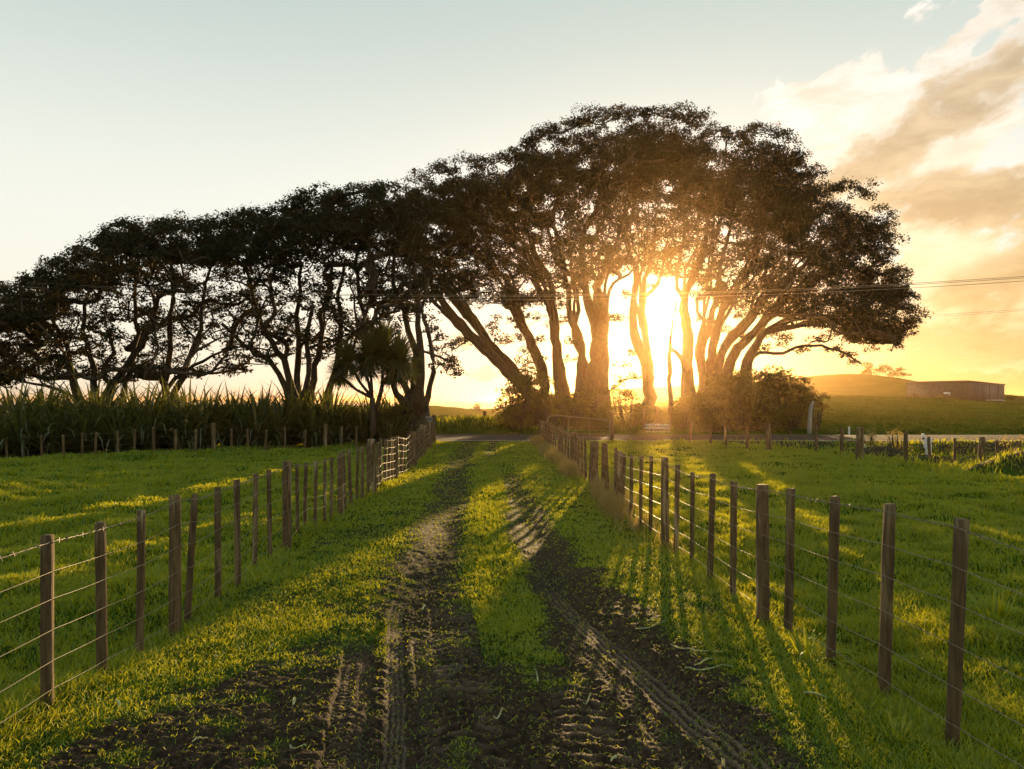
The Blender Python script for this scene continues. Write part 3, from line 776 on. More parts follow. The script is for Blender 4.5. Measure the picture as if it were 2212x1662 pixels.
# ---- right-hand stand, across the road
DR = 7.5
topR = outline([(868, 440), (880, 402), (905, 392), (935, 385), (965, 370), (1000, 360), (1050, 354), (1105, 350), (1130, 322), (1170, 300), (1200, 278), (1240, 274), (1270, 256), (1310, 250), (1350, 258),
                (1400, 252), (1440, 248), (1500, 258), (1540, 280), (1560, 302), (1590, 290), (1640, 296), (1680, 294), (1700, 318), (1730, 350), (1760, 390), (1780, 420), (1830, 414),
                (1880, 420), (1908, 455), (1925, 492), (1935, 560), (1955, 640), (1970, 690)])
capR = outline([(868, 570), (950, 520), (1100, 480), (1200, 440), (1300, 415), (1400, 415), (1500, 435), (1600, 465), (1700, 505), (1760, 545), (1820, 600), (1900, 700), (1950, 735), (1970, 730)])
lowR = outline([(868, 700), (930, 650), (1000, 655), (1100, 670), (1200, 660), (1260, 630), (1300, 600), (1400, 590), (1500, 645), (1600, 680), (1700, 690), (1780, 715), (1850, 745), (1970, 740)])
def sun_gap(px, py): return (abs(px - 1425) < 75 and 600 < py < 840) or (1300 < px < 1500 and py > 640)
stR = [
 px_stem(0, 47.5, [(1205, 935, 60), (1190, 905, 52), (1150, 855, 34), (1095, 800, 26), (1040, 745, 22), (985, 690, 18), (950, 645, 14), (925, 600, 10), (905, 545, 7)], -.15),
 px_stem(0, 48, [(1190, 905, 40), (1160, 868, 26), (1110, 800, 16), (1060, 745, 12), (1010, 672, 11), (960, 610, 8), (925, 560, 6)], -.3),
 px_stem(1, 48, [(1215, 935, 46), (1182, 880, 24), (1173, 806, 23), (1150, 748, 20), (1122, 691, 17), (1110, 646, 14), (1098, 613, 12), (1068, 577, 11), (1029, 547, 9), (985, 520, 7)], .2),
 px_stem(1, 47, [(1218, 935, 48), (1212, 870, 28), (1206, 800, 24), (1200, 728, 20), (1190, 663, 17), (1160, 617, 14), (1150, 574, 13), (1128, 547, 11), (1095, 520, 9), (1062, 480, 7)], -.2),
 px_stem(1, 49.5, [(1232, 935, 40), (1216, 830, 22), (1204, 745, 16), (1197, 663, 14), (1184, 597, 12), (1160, 560, 10), (1138, 500, 8)], .3),
 px_stem(1, 46, [(1240, 935, 36), (1250, 840, 20), (1256, 745, 15), (1232, 696, 13), (1229, 646, 12), (1222, 597, 10), (1208, 540, 8), (1195, 470, 6)], -.3),
 px_stem(2, 48, [(1292, 938, 66), (1291, 900, 58), (1290, 840, 52), (1293, 780, 44), (1294, 730, 36), (1283, 685, 25), (1268, 650, 20), (1264, 620, 16), (1256, 564, 13), (1264, 498, 11), (1290, 455, 8), (1300, 400, 6)], .1),
 px_stem(2, 48, [(1264, 626, 13), (1252, 606, 12), (1212, 578, 10), (1193, 540, 9), (1180, 480, 6)], -.4),
 px_stem(2, 47.6, [(1296, 735, 30), (1305, 696, 24), (1302, 656, 18), (1292, 623, 13), (1305, 597, 12), (1309, 560, 10), (1335, 520, 8), (1350, 450, 6)], .4),
 px_stem(2, 47.2, [(1308, 700, 12), (1313, 668, 9), (1318, 626, 7), (1338, 603, 6), (1358, 592, 5), (1385, 560, 4)], -.3),
 px_stem(2, 50, [(1262, 935, 30), (1258, 860, 18), (1266, 790, 14), (1240, 730, 11), (1250, 660, 9), (1236, 600, 8)], .2),
 px_stem(3, 48, [(1403, 938, 44), (1402, 857, 27), (1396, 789, 24), (1374, 738, 18), (1367, 688, 15), (1370, 637, 13), (1377, 586, 11), (1360, 548, 9), (1352, 480, 7), (1370, 400, 5)], .1),
 px_stem(3, 47.5, [(1404, 820, 22), (1403, 789, 17), (1394, 721, 14), (1390, 654, 12), (1394, 603, 10), (1410, 540, 8), (1420, 450, 6)], -.3),
 px_stem(3, 47.5, [(1394, 640, 8), (1420, 612, 7), (1430, 580, 6), (1442, 520, 5)], .3),
 px_stem(4, 47, [(1449, 935, 16), (1447, 857, 11), (1446, 790, 10), (1447, 752, 8), (1452, 700, 5), (1462, 650, 4)], 0),
 px_stem(4, 48.4, [(1497, 938, 50), (1487, 857, 34), (1484, 800, 26), (1487, 725, 21), (1477, 664, 16), (1484, 630, 14), (1497, 586, 13), (1521, 535, 10), (1530, 460, 7)], 0),
 px_stem(4, 48.2, [(1486, 800, 14), (1472, 772, 10), (1447, 752, 7)], -.2),
 px_stem(4, 48.5, [(1480, 650, 12), (1462, 620, 9), (1466, 570, 8), (1480, 500, 7), (1470, 420, 5)], .3),
 px_stem(5, 49, [(1522, 938, 34), (1520, 857, 22), (1517, 806, 19), (1515, 755, 16), (1528, 721, 14), (1535, 688, 13), (1548, 637, 12), (1558, 569, 9), (1580, 480, 7), (1590, 400, 5)], .1),
 px_stem(5, 47.4, [(1534, 936, 30), (1533, 823, 20), (1537, 755, 17), (1555, 688, 15), (1572, 654, 13), (1606, 603, 11), (1640, 540, 8), (1660, 460, 6)], -.1),
 px_stem(6, 48, [(1545, 936, 30), (1547, 816, 20), (1565, 755, 18), (1589, 728, 16), (1626, 688, 15), (1657, 637, 13), (1708, 603, 11), (1758, 552, 9), (1810, 500, 6)], -.2),
 px_stem(6, 49, [(1570, 936, 34), (1570, 809, 24), (1592, 755, 22), (1633, 717, 18), (1667, 680, 16), (1704, 646, 13), (1741, 625, 11), (1790, 590, 8), (1850, 560, 6)], .2),
 px_stem(6, 49, [(1667, 680, 12), (1690, 630, 10), (1705, 570, 8), (1700, 500, 6), (1715, 430, 5)], .5),
 px_stem(7, 47.5, [(1606, 936, 36), (1610, 806, 26), (1628, 755, 18), (1657, 717, 15), (1708, 707, 11), (1775, 697, 9), (1843, 705, 6)], -.3),
 px_stem(7, 47, [(1618, 785, 10), (1640, 764, 8), (1691, 762, 7), (1741, 748, 6), (1809, 757, 5), (1862, 787, 3)], -.4),
 px_stem(7, 48, [(1657, 717, 12), (1700, 690, 10), (1760, 660, 9), (1830, 640, 7), (1900, 640, 5)], .5),
]
for tr_, pts_ in list(stR):      # slender companion stems fanning up beside the main ones
    if len(pts_) < 7: continue
    for _ in range(2):
        ox, oy = random.uniform(-1.6, 1.6), random.uniform(-1.8, 1.8); n_ = len(pts_)
        stR.append((tr_, [(x_ + ox * (i / n_) ** 1.3 + random.uniform(-.12, .12), y_ + oy * i / n_, z_ + .5 * i / n_, min(r_ * .5, .20)) for i, (x_, y_, z_, r_) in enumerate(pts_)][1 if len(pts_) < 9 else 2:]))
clR = []; RR = []; NR = []
def addc(lst, R, N):
    clR.extend(lst); RR.extend([R * random.uniform(.8, 1.25) for _ in lst]); NR.extend([int(N * random.uniform(.7, 1.3)) for _ in lst])
rim = []
for px in np.arange(878, 1975, 15):
    for t in (RNG.uniform(-.5, 0), RNG.uniform(0, .5)):
        rim.append(P(px + RNG.uniform(-6, 6), float(topR(px)) + RNG.uniform(-12, 16), 56 + 6.5 * t))
for px, py in [(1925, 492), (1935, 520), (1930, 560), (1948, 590), (1955, 620), (1968, 645), (1962, 685), (1968, 715), (1948, 740), (1935, 700), (1915, 735), (1890, 735), (1860, 728)]:
    for _ in range(2): rim.append(P(px + RNG.uniform(-12, 2), py + RNG.uniform(-8, 8), 56 + RNG.uniform(-3, 3)))
addc(rim[::2], .95, 330)
addc(lumps(150, 6, 1.2, 885, 1945, lambda x: topR(x) + 34, capR, 56, 7.5, 1.35, 45), .88, 330)
addc(sample_zone(330, 885, 1945, lambda x: topR(x) + 26, lambda x: capR(x) + 30, 56, 6.5, .8, 40), .95, 300)
addc(sample_zone(1450, 890, 1940, capR, lowR, 56, 7.0, .5, 10, sun_gap), .74, 130)
spr = [(955, 755, 20), (985, 745, 22), (975, 790, 15), (1010, 735, 18), (1060, 715, 16), (1085, 690, 20), (1100, 740, 20), (1125, 720, 18), (1130, 765, 16), (1080, 735, 16), (1165, 735, 14), (1215, 700, 12), (1240, 690, 12),
       (1330, 690, 10), (1345, 690, 8), (1360, 770, 8), (1345, 790, 16), (1335, 820, 18), (1362, 815, 14), (1320, 850, 18), (1355, 850, 14), (1500, 690, 14), (1560, 720, 12), (1590, 690, 14), (1615, 640, 14), (1650, 755, 10), (1690, 745, 10),
       (1700, 735, 12), (1735, 760, 12), (1760, 740, 16), (1790, 735, 16), (1805, 762, 14), (1830, 770, 16), (1855, 785, 12), (1725, 660, 14), (1760, 665, 14), (1880, 760, 12), (1940, 755, 12), (1005, 660, 16), (1040, 640, 18), (1075, 640, 16), (1130, 680, 22), (1150, 650, 20), (1175, 700, 20), (1215, 660, 18), (1240, 640, 16), (1140, 790, 18), (1165, 775, 16), (1225, 745, 16), (1245, 775, 14), (1110, 660, 18), (1020, 690, 16), (1640, 680, 16), (1600, 740, 12), (1675, 730, 12), (1510, 650, 16), (1545, 700, 12), (1560, 660, 16), (1290, 660, 10), (1350, 640, 12), (1520, 610, 18), (1400, 620, 10)]
sp_ = []
for px, py, r_ in spr:
    for _ in range(2): sp_.append(P(px + RNG.uniform(-r_, r_), py + RNG.uniform(-r_, r_) * .5, 55.5 + RNG.uniform(-2, 2)))
addc(sp_, .62, 110)
namesR = {i: 'broadleaf_tree' for i in range(8)}
labR = {0: 'tree across the road whose long bare trunk leans far left over the lane mouth', 1: 'many-stemmed tall tree just right of the left-leaning trunk',
        2: 'tallest tree with the thickest single trunk left of the sun', 3: 'tree with the slim forked trunk immediately left of the setting sun',
        4: 'tree with the trunk immediately right of the setting sun and a thin upright side stem', 5: 'tall tree with two close upright stems second right of the sun',
        6: 'tree whose stems sweep up to the right behind the dark shrub', 7: 'rightmost tree of the stand with long near-horizontal right branches and the outer crown edge'}
build_trees(stR, np.array(clR), np.array(RR), np.array(NR), .165, labR, namesR, 'tall trees across the road')

# ---- left-hand row, behind the flax
topL = outline([(-120, 640), (-40, 632), (0, 640), (30, 636), (60, 654), (92, 650), (100, 585), (130, 565), (180, 558), (205, 535), (240, 506), (290, 494), (330, 496), (400, 484), (450, 494), (490, 484),
                (505, 464), (560, 464), (600, 468), (625, 446), (700, 426), (760, 426), (800, 420), (850, 424), (890, 430), (915, 470)])
capL = outline([(-120, 740), (0, 700), (90, 675), (130, 625), (200, 590), (300, 560), (400, 550), (500, 540), (600, 535), (700, 515), (800, 510), (915, 530)])
lowL = outline([(-120, 850), (0, 840), (100, 830), (200, 830), (400, 825), (600, 800), (700, 780), (800, 740), (880, 720), (915, 700)])
stL = [
 px_stem(0, 35, [(-30, 880, 30), (-40, 800, 20), (-20, 740, 14), (10, 690, 10), (20, 660, 7)]),
 px_stem(0, 35, [(-30, 850, 16), (0, 800, 12), (40, 760, 9), (70, 720, 7)]),
 px_stem(1, 35, [(185, 905, 40), (164, 853, 22), (152, 784, 15), (145, 746, 12), (120, 700, 9), (110, 640, 7)], .15),
 px_stem(1, 34.5, [(200, 900, 34), (206, 853, 20), (202, 803, 15), (191, 765, 13), (183, 689, 10), (200, 600, 7)]),
 px_stem(1, 35, [(215, 905, 40), (233, 841, 22), (267, 803, 18), (305, 746, 16), (335, 708, 13), (361, 690, 10), (380, 620, 7)], -.15),
 px_stem(1, 36, [(262, 905, 26), (267, 853, 17), (285, 784, 14), (295, 720, 11), (290, 640, 9), (300, 560, 6)], .2),
 px_stem(1, 34, [(190, 890, 18), (152, 862, 11), (103, 834, 8), (46, 826, 6), (5, 815, 4)], -.2),
 px_stem(2, 35, [(355, 905, 30), (355, 853, 19), (362, 803, 16), (366, 708, 13), (374, 651, 10), (370, 570, 7)], .1),
 px_stem(2, 34.5, [(375, 905, 28), (377, 853, 18), (396, 815, 16), (412, 765, 13), (431, 708, 11), (440, 640, 8), (460, 560, 6)], -.1),
 px_stem(2, 35.5, [(362, 840, 12), (400, 803, 10), (438, 780, 8), (480, 760, 6)], .3),
 px_stem(3, 35, [(640, 905, 46), (618, 838, 18), (583, 784, 14), (526, 742, 11), (480, 700, 8)], .2),
 px_stem(3, 34.6, [(642, 905, 40), (632, 838, 20), (613, 777, 17), (583, 739, 14), (568, 712, 12), (549, 651, 10), (530, 580, 7)], -.1),
 px_stem(3, 35.4, [(648, 905, 40), (642, 838, 19), (645, 784, 17), (648, 727, 14), (640, 681, 12), (650, 600, 9), (640, 530, 6)], .1),
 px_stem(3, 34.2, [(655, 905, 36), (660, 838, 16), (668, 780, 14), (660, 727, 12), (676, 660, 9)], -.2),
 px_stem(3, 35, [(662, 905, 34), (670, 842, 20), (686, 773, 16), (693, 708, 13), (694, 678, 12), (709, 636, 10), (720, 560, 7)], .15),
 px_stem(4, 35.6, [(705, 905, 30), (712, 834, 18), (731, 777, 14), (735, 689, 12), (731, 651, 10), (745, 560, 7)], .1),
 px_stem(4, 35.2, [(722, 800, 10), (760, 760, 8), (770, 700, 6), (765, 640, 5)], -.2),
 px_stem(5, 34, [(896, 950, 74), (896, 900, 64), (900, 862, 50), (907, 842, 26), (914, 784, 20), (905, 727, 17), (903, 651, 13), (895, 560, 9), (890, 490, 6)], .05),
 px_stem(5, 33.6, [(910, 880, 32), (924, 861, 17), (935, 803, 14), (930, 746, 12), (922, 712, 11), (915, 670, 9), (925, 600, 7)], -.1),
 px_stem(5, 34.2, [(892, 880, 34), (895, 842, 22), (899, 765, 18), (884, 716, 16), (869, 670, 14), (853, 613, 11), (850, 530, 7)], .2),
 px_stem(5, 34.4, [(885, 890, 34), (880, 849, 20), (853, 803, 18), (815, 727, 15), (792, 689, 13), (777, 651, 11), (770, 570, 8), (780, 500, 6)], .15),
 px_stem(5, 33.4, [(880, 890, 28), (860, 850, 16), (835, 790, 14), (800, 740, 12), (785, 700, 10), (800, 640, 8)], -.2),
]
clR, RR, NR = [], [], []
rim = []
for px in np.arange(-110, 915, 17):
    for t in (RNG.uniform(-.5, 0), RNG.uniform(0, .5)):
        rim.append(P(px + RNG.uniform(-6, 6), float(topL(px)) + RNG.uniform(-10, 14), 35 + 4.5 * t))
addc(rim[::2], .64, 250)
addc(lumps(115, 6, .85, -120, 900, lambda x: topL(x) + 20, capL, 35, 4.5, 1.25, 45), .56, 230)
def gapL(px, py): return py > 700 and 1.0 > RNG.random() > .62
addc(sample_zone(90, -120, 905, lambda x: topL(x) + 22, lambda x: capL(x) + 20, 35, 4.5, .5, 40), .66, 220)
addc(sample_zone(980, -120, 900, capL, lowL, 35, 4.2, .45, 10, gapL), .48, 100)
spr = [(20, 690, 30), (60, 700, 30), (90, 730, 30), (20, 790, 26), (60, 800, 26), (110, 780, 28), (130, 730, 26), (10, 820, 16), (945, 760, 14), (965, 780, 16), (975, 800, 12), (950, 790, 12), (940, 720, 12), (955, 740, 10), (930, 690, 12), (985, 810, 8)]
sp_ = []
for px, py, r_ in spr:
    for _ in range(4 if px < 200 else 2): sp_.append(P(px + RNG.uniform(-r_, r_), py + RNG.uniform(-r_, r_) * .5, 34.5 + RNG.uniform(-1.5, 1.5)))
addc(sp_, .48, 100)
labL = {0: 'low tree cut by the left edge of the view behind the flax', 1: 'leftmost full tree with wide-spread forked stems behind the flax', 2: 'tree with two slim stems between the leftmost full tree and the fan-shaped tree',
        3: 'fan-shaped tree of many pale-edged stems in the middle of the left row', 4: 'thin-stemmed tree just right of the fan-shaped tree', 5: 'big multi-stemmed tree at the left corner of the lane mouth by the letterbox'}
build_trees(stL, np.array(clR), np.array(RR), np.array(NR), .125, labL, {i: 'broadleaf_tree' for i in range(6)}, 'row of trees behind the flax hedge')

# ------------------------------------------------------------ shrubs
def shrub(name, label, group, blobs, size=.12, mat=M_shrub, dens=1.0, cat='shrub'):
    """blobs: (x, y, z, r) clump centres"""
    b = np.array(blobs, float); x0, y0 = b[:, 0].mean(), b[:, 1].mean()
    z0 = H1(x0, y0); root = empty(name, (x0, y0, z0), label, cat, group)
    C = b[:, :3]; R = b[:, 3]
    cnt = (R ** 2 * 330 * dens / (size / .12) ** 2).astype(int) + 20
    V, q, t = leaf_cloud(C, R, cnt, size, .85)
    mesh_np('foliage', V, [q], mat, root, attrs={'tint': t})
    mb = MB()
    for c in C:
        a = np.array([x0 + (c[0] - x0) * .35, y0 + (c[1] - y0) * .35, 0]); a[2] = H1(a[0], a[1]) - .05
        mid = (a + c) / 2 + np.array([(c[0] - x0) * .12, 0, .1])
        mb.tube([a, mid, c], [.045, .03, .012], 5, False)
    mb.build('stems', M_bark, root)
    return root
def blob_px(n, x0, x1, ytop, ybot, d, half, r):
    out = []
    for _ in range(n):
        px = RNG.uniform(x0, x1); t = RNG.uniform(-1, 1); a = float(ytop(px)) if callable(ytop) else ytop
        py = a + (ybot - a) * RNG.random() ** 1.2; p = P(px, py, d + half * t); out.append((*p, r * random.uniform(.5, 1.35)))
    return out
G1 = 'dark shrubs under the tall trees'
shrub('shrub', 'broadleaf bush at the foot of the left-leaning trunk', G1, blob_px(60, 1085, 1150, outline([(1085, 880), (1100, 850), (1125, 815), (1150, 800)]), 925, 46.2, 1.2, .62), .15)
shrub('shrub', 'tall thin bush rising behind the left-leaning trunk', G1, blob_px(64, 1115, 1190, outline([(1115, 850), (1140, 785), (1165, 790), (1190, 830)]), 920, 49.5, 1.2, .55), .15)
shrub('shrub', 'low dark thicket between the stems of the many-stemmed tree', G1, blob_px(40, 1170, 1275, outline([(1170, 860), (1220, 870), (1275, 860)]), 930, 46.6, 1.0, .62), .15)
shrub('shrub', 'lacy bush between the thickest trunk and the slim forked trunk', G1, blob_px(34, 1318, 1385, outline([(1318, 850), (1340, 815), (1365, 850), (1385, 880)]), 928, 47, 1.2, .5), .13, dens=.7)
shrub('shrub', 'small bush beside the rail gate below the sun', G1, blob_px(14, 1418, 1478, 893, 930, 49, 1.0, .45), .13, dens=.7)
shrub('shrub', 'low dark scrub at the foot of the slim forked trunk', G1, blob_px(44, 1378, 1430, outline([(1378, 875), (1400, 890), (1430, 900)]), 936, 47.5, 1.1, .6), .15)
shrub('shrub', 'dark scrub filling the space between the rail gate and the huge shrub', G1, blob_px(60, 1450, 1520, outline([(1450, 890), (1480, 872), (1520, 850)]), 938, 47.3, 1.2, .65), .15)
shrub('shrub', 'low dark scrub at the foot of the thickest trunk behind the pipe gate', G1, blob_px(50, 1255, 1325, outline([(1255, 885), (1290, 893), (1325, 880)]), 936, 46.2, 1.0, .6), .15)
shrub('shrub', 'huge dark shrub right of the sun with a flat top', G1, blob_px(190, 1505, 1690, outline([(1505, 870), (1525, 845), (1545, 826), (1565, 842), (1590, 808), (1615, 822), (1640, 800), (1665, 826), (1690, 812)]), 940, 46.4, 1.6, .78), .17)
shrub('shrub', 'rounded dark shrub beside the bent grey pole', G1, blob_px(80, 1660, 1745, outline([(1660, 805), (1685, 830), (1705, 808), (1730, 822), (1750, 860)]), 935, 46.6, 1.4, .7), .17)
shrub('shrub', 'small tuft of foliage leaning right of the bent grey pole', G1, blob_px(12, 1752, 1780, 858, 885, 46.5, .6, .45), .15)
shrub('shrub', 'yellow-lit bush between the flax and the big corner tree', None, blob_px(30, 838, 885, outline([(838, 900), (860, 880), (885, 900)]), 945, 33.3, .7, .4), .11)
shrub('shrub', 'small rounded tree far off in the gap between the stands', None, [(*P(1030 + a, b, 150), .9) for a, b in ((0, 881), (6, 884), (-6, 884), (3, 877), (-2, 889), (7, 889))], .25)
shrub('hedge', 'long dark hedge in the hollow seen through the lane gap', None, [(x, 118 + random.uniform(-2, 2), H1(x, 118) + .8, 1.5) for x in np.arange(-17, 1, 1.1)], .35, cat='hedge', dens=1.4)
for px, py, r_, lab in ((1893, 800, 5.0, 'larger round tree on the crest of the green knoll'), (1940, 806, 3.8, 'smaller open tree on the crest of the green knoll')):
    p = P(px, py, 322); b_ = [(p[0] + random.uniform(-1, 1) * r_, p[1] + random.uniform(-1, 1) * r_ * .7, p[2] + random.uniform(-.7, .7) * r_ * .6, r_ * .42) for _ in range(20)]
    if r_ < 4: b_ += [(p[0] - 5, p[1], p[2] - .8, .8), (p[0] + 5, p[1], p[2] - 1.2, .9)]
    rt = shrub('hill_tree', lab, 'trees on the knoll', b_, .55, cat='tree', dens=1.3)
b_ = [(x, 172 + random.uniform(-1, 1), H1(x, 172) + .7, 1.3) for x in np.arange(113, 135, 1.2)]
shrub('hedge', 'low dark hedge running off the right edge beside the shed', None, b_, .35, cat='hedge', dens=1.3)
for px, d, lab, w_ in ((2208, 30, 'bare brown roadside bush at the right edge of the view', .7), (1945, 33.2, 'small brown bush behind the road fence right of the dark mound', .45), (1880, 33.4, 'sparse brown bush on the near side of the road above the dark mound', .45)):
    p = P(px, 950, d); z = H1(p[0], p[1])
    shrub('shrub', lab, 'thin roadside bushes', [(p[0] + random.uniform(-w_, w_), p[1] + random.uniform(-.3, .3), z + .3 + random.random() * .9, .3) for _ in range(12)], .07, M_dry, .35)

# ------------------------------------------------------------ strap-leaved plants
def straps(n, L0, L1, w, spread=(.1, 1.1), droop=.9, tint=None, segs=6, rbase=.25):
    V = []; Qs = []; T = []
    for i in range(n):
        yaw = random.uniform(0, 2 * math.pi); th = random.uniform(*spread); L = random.uniform(L0, L1)
        d = np.array([math.cos(yaw), math.sin(yaw)]); p = np.array([d[0] * rbase * random.random(), d[1] * rbase * random.random(), -.03])
        side = np.array([-d[1], d[0], 0]) ; dr = droop * random.uniform(.2, 1.4) if random.random() < .8 else droop * 2.6
        tw = random.uniform(-.6, .6); tn = min(.84, max(0, random.gauss(.4, .25))) if random.random() > .06 else 1.0
        i0 = len(V)
        for s_ in range(segs + 1):
            t = s_ / segs; ww = w * (1 - t ** 2.2) * .5 * (.7 + .6 * min(1, t * 3)) + .002
            sd = side * math.cos(tw * t) + np.array([0, 0, 1]) * math.sin(tw * t)
            V.append(p - sd * ww); V.append(p + sd * ww); T += [tn, tn]
            ang = th + dr * t * t
            p = p + np.array([d[0] * math.sin(ang), d[1] * math.sin(ang), math.cos(ang)]) * (L / segs)
        for s_ in range(segs):
            a = i0 + 2 * s_; Qs.append((a, a + 1, a + 3, a + 2))
    return np.array(V), np.array(Qs), np.array(T)
protos = []
for k_ in range(6):
    V, q, t = straps(130, 1.5, 2.7, .095, (.02, .95), 1.15)
    me_o = mesh_np('flax_bush', V, [q], M_flax, attrs={'tint': t}); protos.append(me_o)
fx = []
for row, (off, st) in enumerate(((.9, .95), (2.2, 1.1), (3.6, 1.3))):
    px = -24.0 if row else -21.0
    while px < -5.0:
        yb = np.interp(px, [-21, -18, -5.9], [26.5, 26.9, 31.6]); fx.append((px + random.uniform(-.2, .2), yb + off + random.uniform(-.25, .25), row)); px += st * random.uniform(.85, 1.15)
FL = ('green flax bush in the front of the hedge right behind the low fence', 'green flax bush in the middle of the hedge under the trees', 'tall flax bush at the back of the hedge against the sky')
for i, (x, y_, row) in enumerate(fx):
    o = protos[i] if i < 6 else protos[i % 6].copy()
    if i >= 6: SC.collection.objects.link(o)
    s_ = random.uniform(.9, 1.1) if row == 0 else random.uniform(1.05, 1.42)
    if x > -7.5: s_ *= .85
    o.location = (x, y_, H1(x, y_)); o.rotation_euler = (0, 0, random.uniform(0, 6.28)); o.scale = (s_, s_, s_)
    tag(o, FL[row], 'flax', 'flax bushes in the hedge')
V, q, t = straps(60, .15, .5, .016, (.3, 1.3), 1.6, rbase=.12)
p = G(1745, 1408); o = mesh_np('flax_tuft', V, [q], M_grass, attrs={'tint': np.clip(t + .2, 0, .84)}); o.location = (p[0], p[1], H1(p[0], p[1]))
tag(o, 'small strappy tuft at the foot of the right fence', 'plant')
for px, py, s_, lab in ((30, 1560, .5, 'coarse grass tussock below the nearest left batten'), (2150, 1330, .9, 'dark rushy tussock beyond the nearest right batten'), (1940, 1600, .4, 'small tussock beside the base of the nearest right batten')):
    V, q, t = straps(90, .12, .34, .009, (.1, 1.3), .9, segs=4, rbase=.12)
    p = G(px, py); o = mesh_np('grass_tussock', V * s_ * 1.3, [q], M_grass, attrs={'tint': np.clip(t * .8, 0, .84)}); o.location = (p[0], p[1], H1(p[0], p[1]))
    tag(o, lab, 'tussock', 'tussocks near the fences')
# cabbage tree
def cabbage():
    d = 31.5; b0 = P(806, 930, d); root = empty('cabbage_tree', (b0[0], b0[1], H1(b0[0], b0[1])), 'cabbage tree with round spiky heads above the flax near the lane', 'tree')
    heads = [(752, 782, .85), (800, 765, 1.0), (828, 752, 1.1), (862, 775, 1.0), (735, 812, .7), (850, 805, .8), (790, 790, .8), (872, 800, .75)]
    mb = MB(); base = P(806, 940, d); f1 = P(804, 860, d); f2 = P(822, 850, d)
    mb.tube([base, P(806, 900, d), f1], [.16, .13, .11], 10, True, .1); mb.tube([P(808, 900, d), f2, P(826, 830, d)], [.10, .09, .08], 8)
    for i, (px, py, s_) in enumerate(heads):
        e = P(px, py, d + random.uniform(-.6, .6)); a = f1 if i in (0, 1, 4, 6) else P(826, 830, d)
        m_ = (a + e) / 2; m_[2] -= .12
        mb.tube([a, m_, e], [.075, .06, .05], 7)
        V, q, t = straps(600, .65, 1.15, .05, (.0, 2.5), .5, segs=4, rbase=.05)
        mesh_np('leaf_head', V * s_ * 1.12 + e, [q], M_flax, root, attrs={'tint': t * .6})
    mb.build('trunk', M_bark, root, smooth=True)
cabbage()

# ------------------------------------------------------------ gates, letterbox, posts and poles
def gate_pipe():
    d = 34.5; a = P(1184, 945, d); root = empty('pipe_gate', (a[0], a[1], 0), 'tall bow-cornered pipe gate with upright bars behind the far end of the right fence', 'gate')
    def q(px, py, dd): return P(px, py, dd)
    mb = MB()
    top = [q(1183, 950, 34.5), q(1182, 915, 34.5), q(1184, 903, 34.5), q(1191, 898, 34.6), q(1215, 898.5, 34.9), q(1260, 903, 35.5), q(1318, 909, 36.1)]
    bot = [q(1183, 948, 34.5), q(1215, 948.5, 34.9), q(1260, 951, 35.5), q(1318, 956, 36.1)]
    mb.tube(top, .028, 7); mb.tube(bot, .024, 7); mb.tube([q(1318, 909, 36.1), q(1318, 956, 36.1)], .028, 7); mb.build('frame', M_pipe, root)
    for px, dd in ((1229, 35.1), (1273, 35.65)):
        m2 = MB(); m2.tube([q(px, 900 + (px - 1215) * .1, dd), q(px, 949 + (px - 1215) * .05, dd)], .02, 6); m2.build('upright_bar', M_pipe, root)
    m3 = MB()
    for f_ in (.25, .45, .62, .8):
        m3.tube([top[1] * (1 - f_) + bot[0] * f_, q(1318, 909 + 47 * f_, 36.1)], .006, 4)
    m3.build('wire', M_wire, root)
    m4 = MB(); a = q(1322, 950, 36.2); m4.tube([(a[0], a[1], -.1), (a[0], a[1], 1.35)], .09, 10, True, .08); m4.build('gate_post', M_wood, root)
gate_pipe()
def gate_rail():
    d = 45.2; root = empty('rail_gate', (P(1418, 945, d)[0], d, .1), 'pale sunlit rail gate below the setting sun', 'gate')
    zs = [EYE + (HY - py) / F * d for py in (918, 925, 933, 941, 948, 954)]
    for i, z in enumerate(zs):
        m_ = MB(); x0, x1 = P(1392, 0, d)[0], P(1447, 0, d)[0]; m_.box(((x0 + x1) / 2, d, z), ((x1 - x0) / 2, .02, .045), 0); m_.build('rail', M_white, root)
    for px in (1391, 1420, 1448):
        m_ = MB(); x = P(px, 0, d)[0]; m_.box((x, d + .06, .85), (.05, .035, .78)); m_.build('upright', M_wood, root)
gate_rail()
def letterbox():
    d = 33.9; p = P(925, 906, d); root = empty('letterbox', (p[0], d, 0), 'grey rounded letterbox on a post at the left corner of the lane mouth', 'letterbox')
    mb = MB(); n = 7; pr = [(-.19, -.13), (.19, -.13), (.19, .03)] + [(.19 * math.cos(a), .03 + .10 * math.sin(a)) for a in np.linspace(.25, math.pi - .25, 6)] + [(-.19, .03)]
    k_ = len(pr); V = [(p[0] + a, d - .25, p[2] + b_) for a, b_ in pr] + [(p[0] + a, d + .25, p[2] + b_) for a, b_ in pr]
    V += [(p[0], d - .25, p[2]), (p[0], d + .25, p[2])]
    q = [(i, (i + 1) % k_, k_ + (i + 1) % k_, k_ + i) for i in range(k_)]; t = [(2 * k_, (i + 1) % k_, i) for i in range(k_)] + [(2 * k_ + 1, k_ + i, k_ + (i + 1) % k_) for i in range(k_)]
    mb.add(V, q, t); mb.build('box', M_grey, root)
    m2 = MB(); m2.box((p[0], d - .262, p[2] + .03), (.13, .012, .022)); m2.build('slot', M_black, root)
    m3 = MB(); m3.box((p[0], d, (p[2] - .14) / 2 - .02), (.05, .05, (p[2] - .14) / 2 + .02)); m3.build('post', M_wood, root)
letterbox()
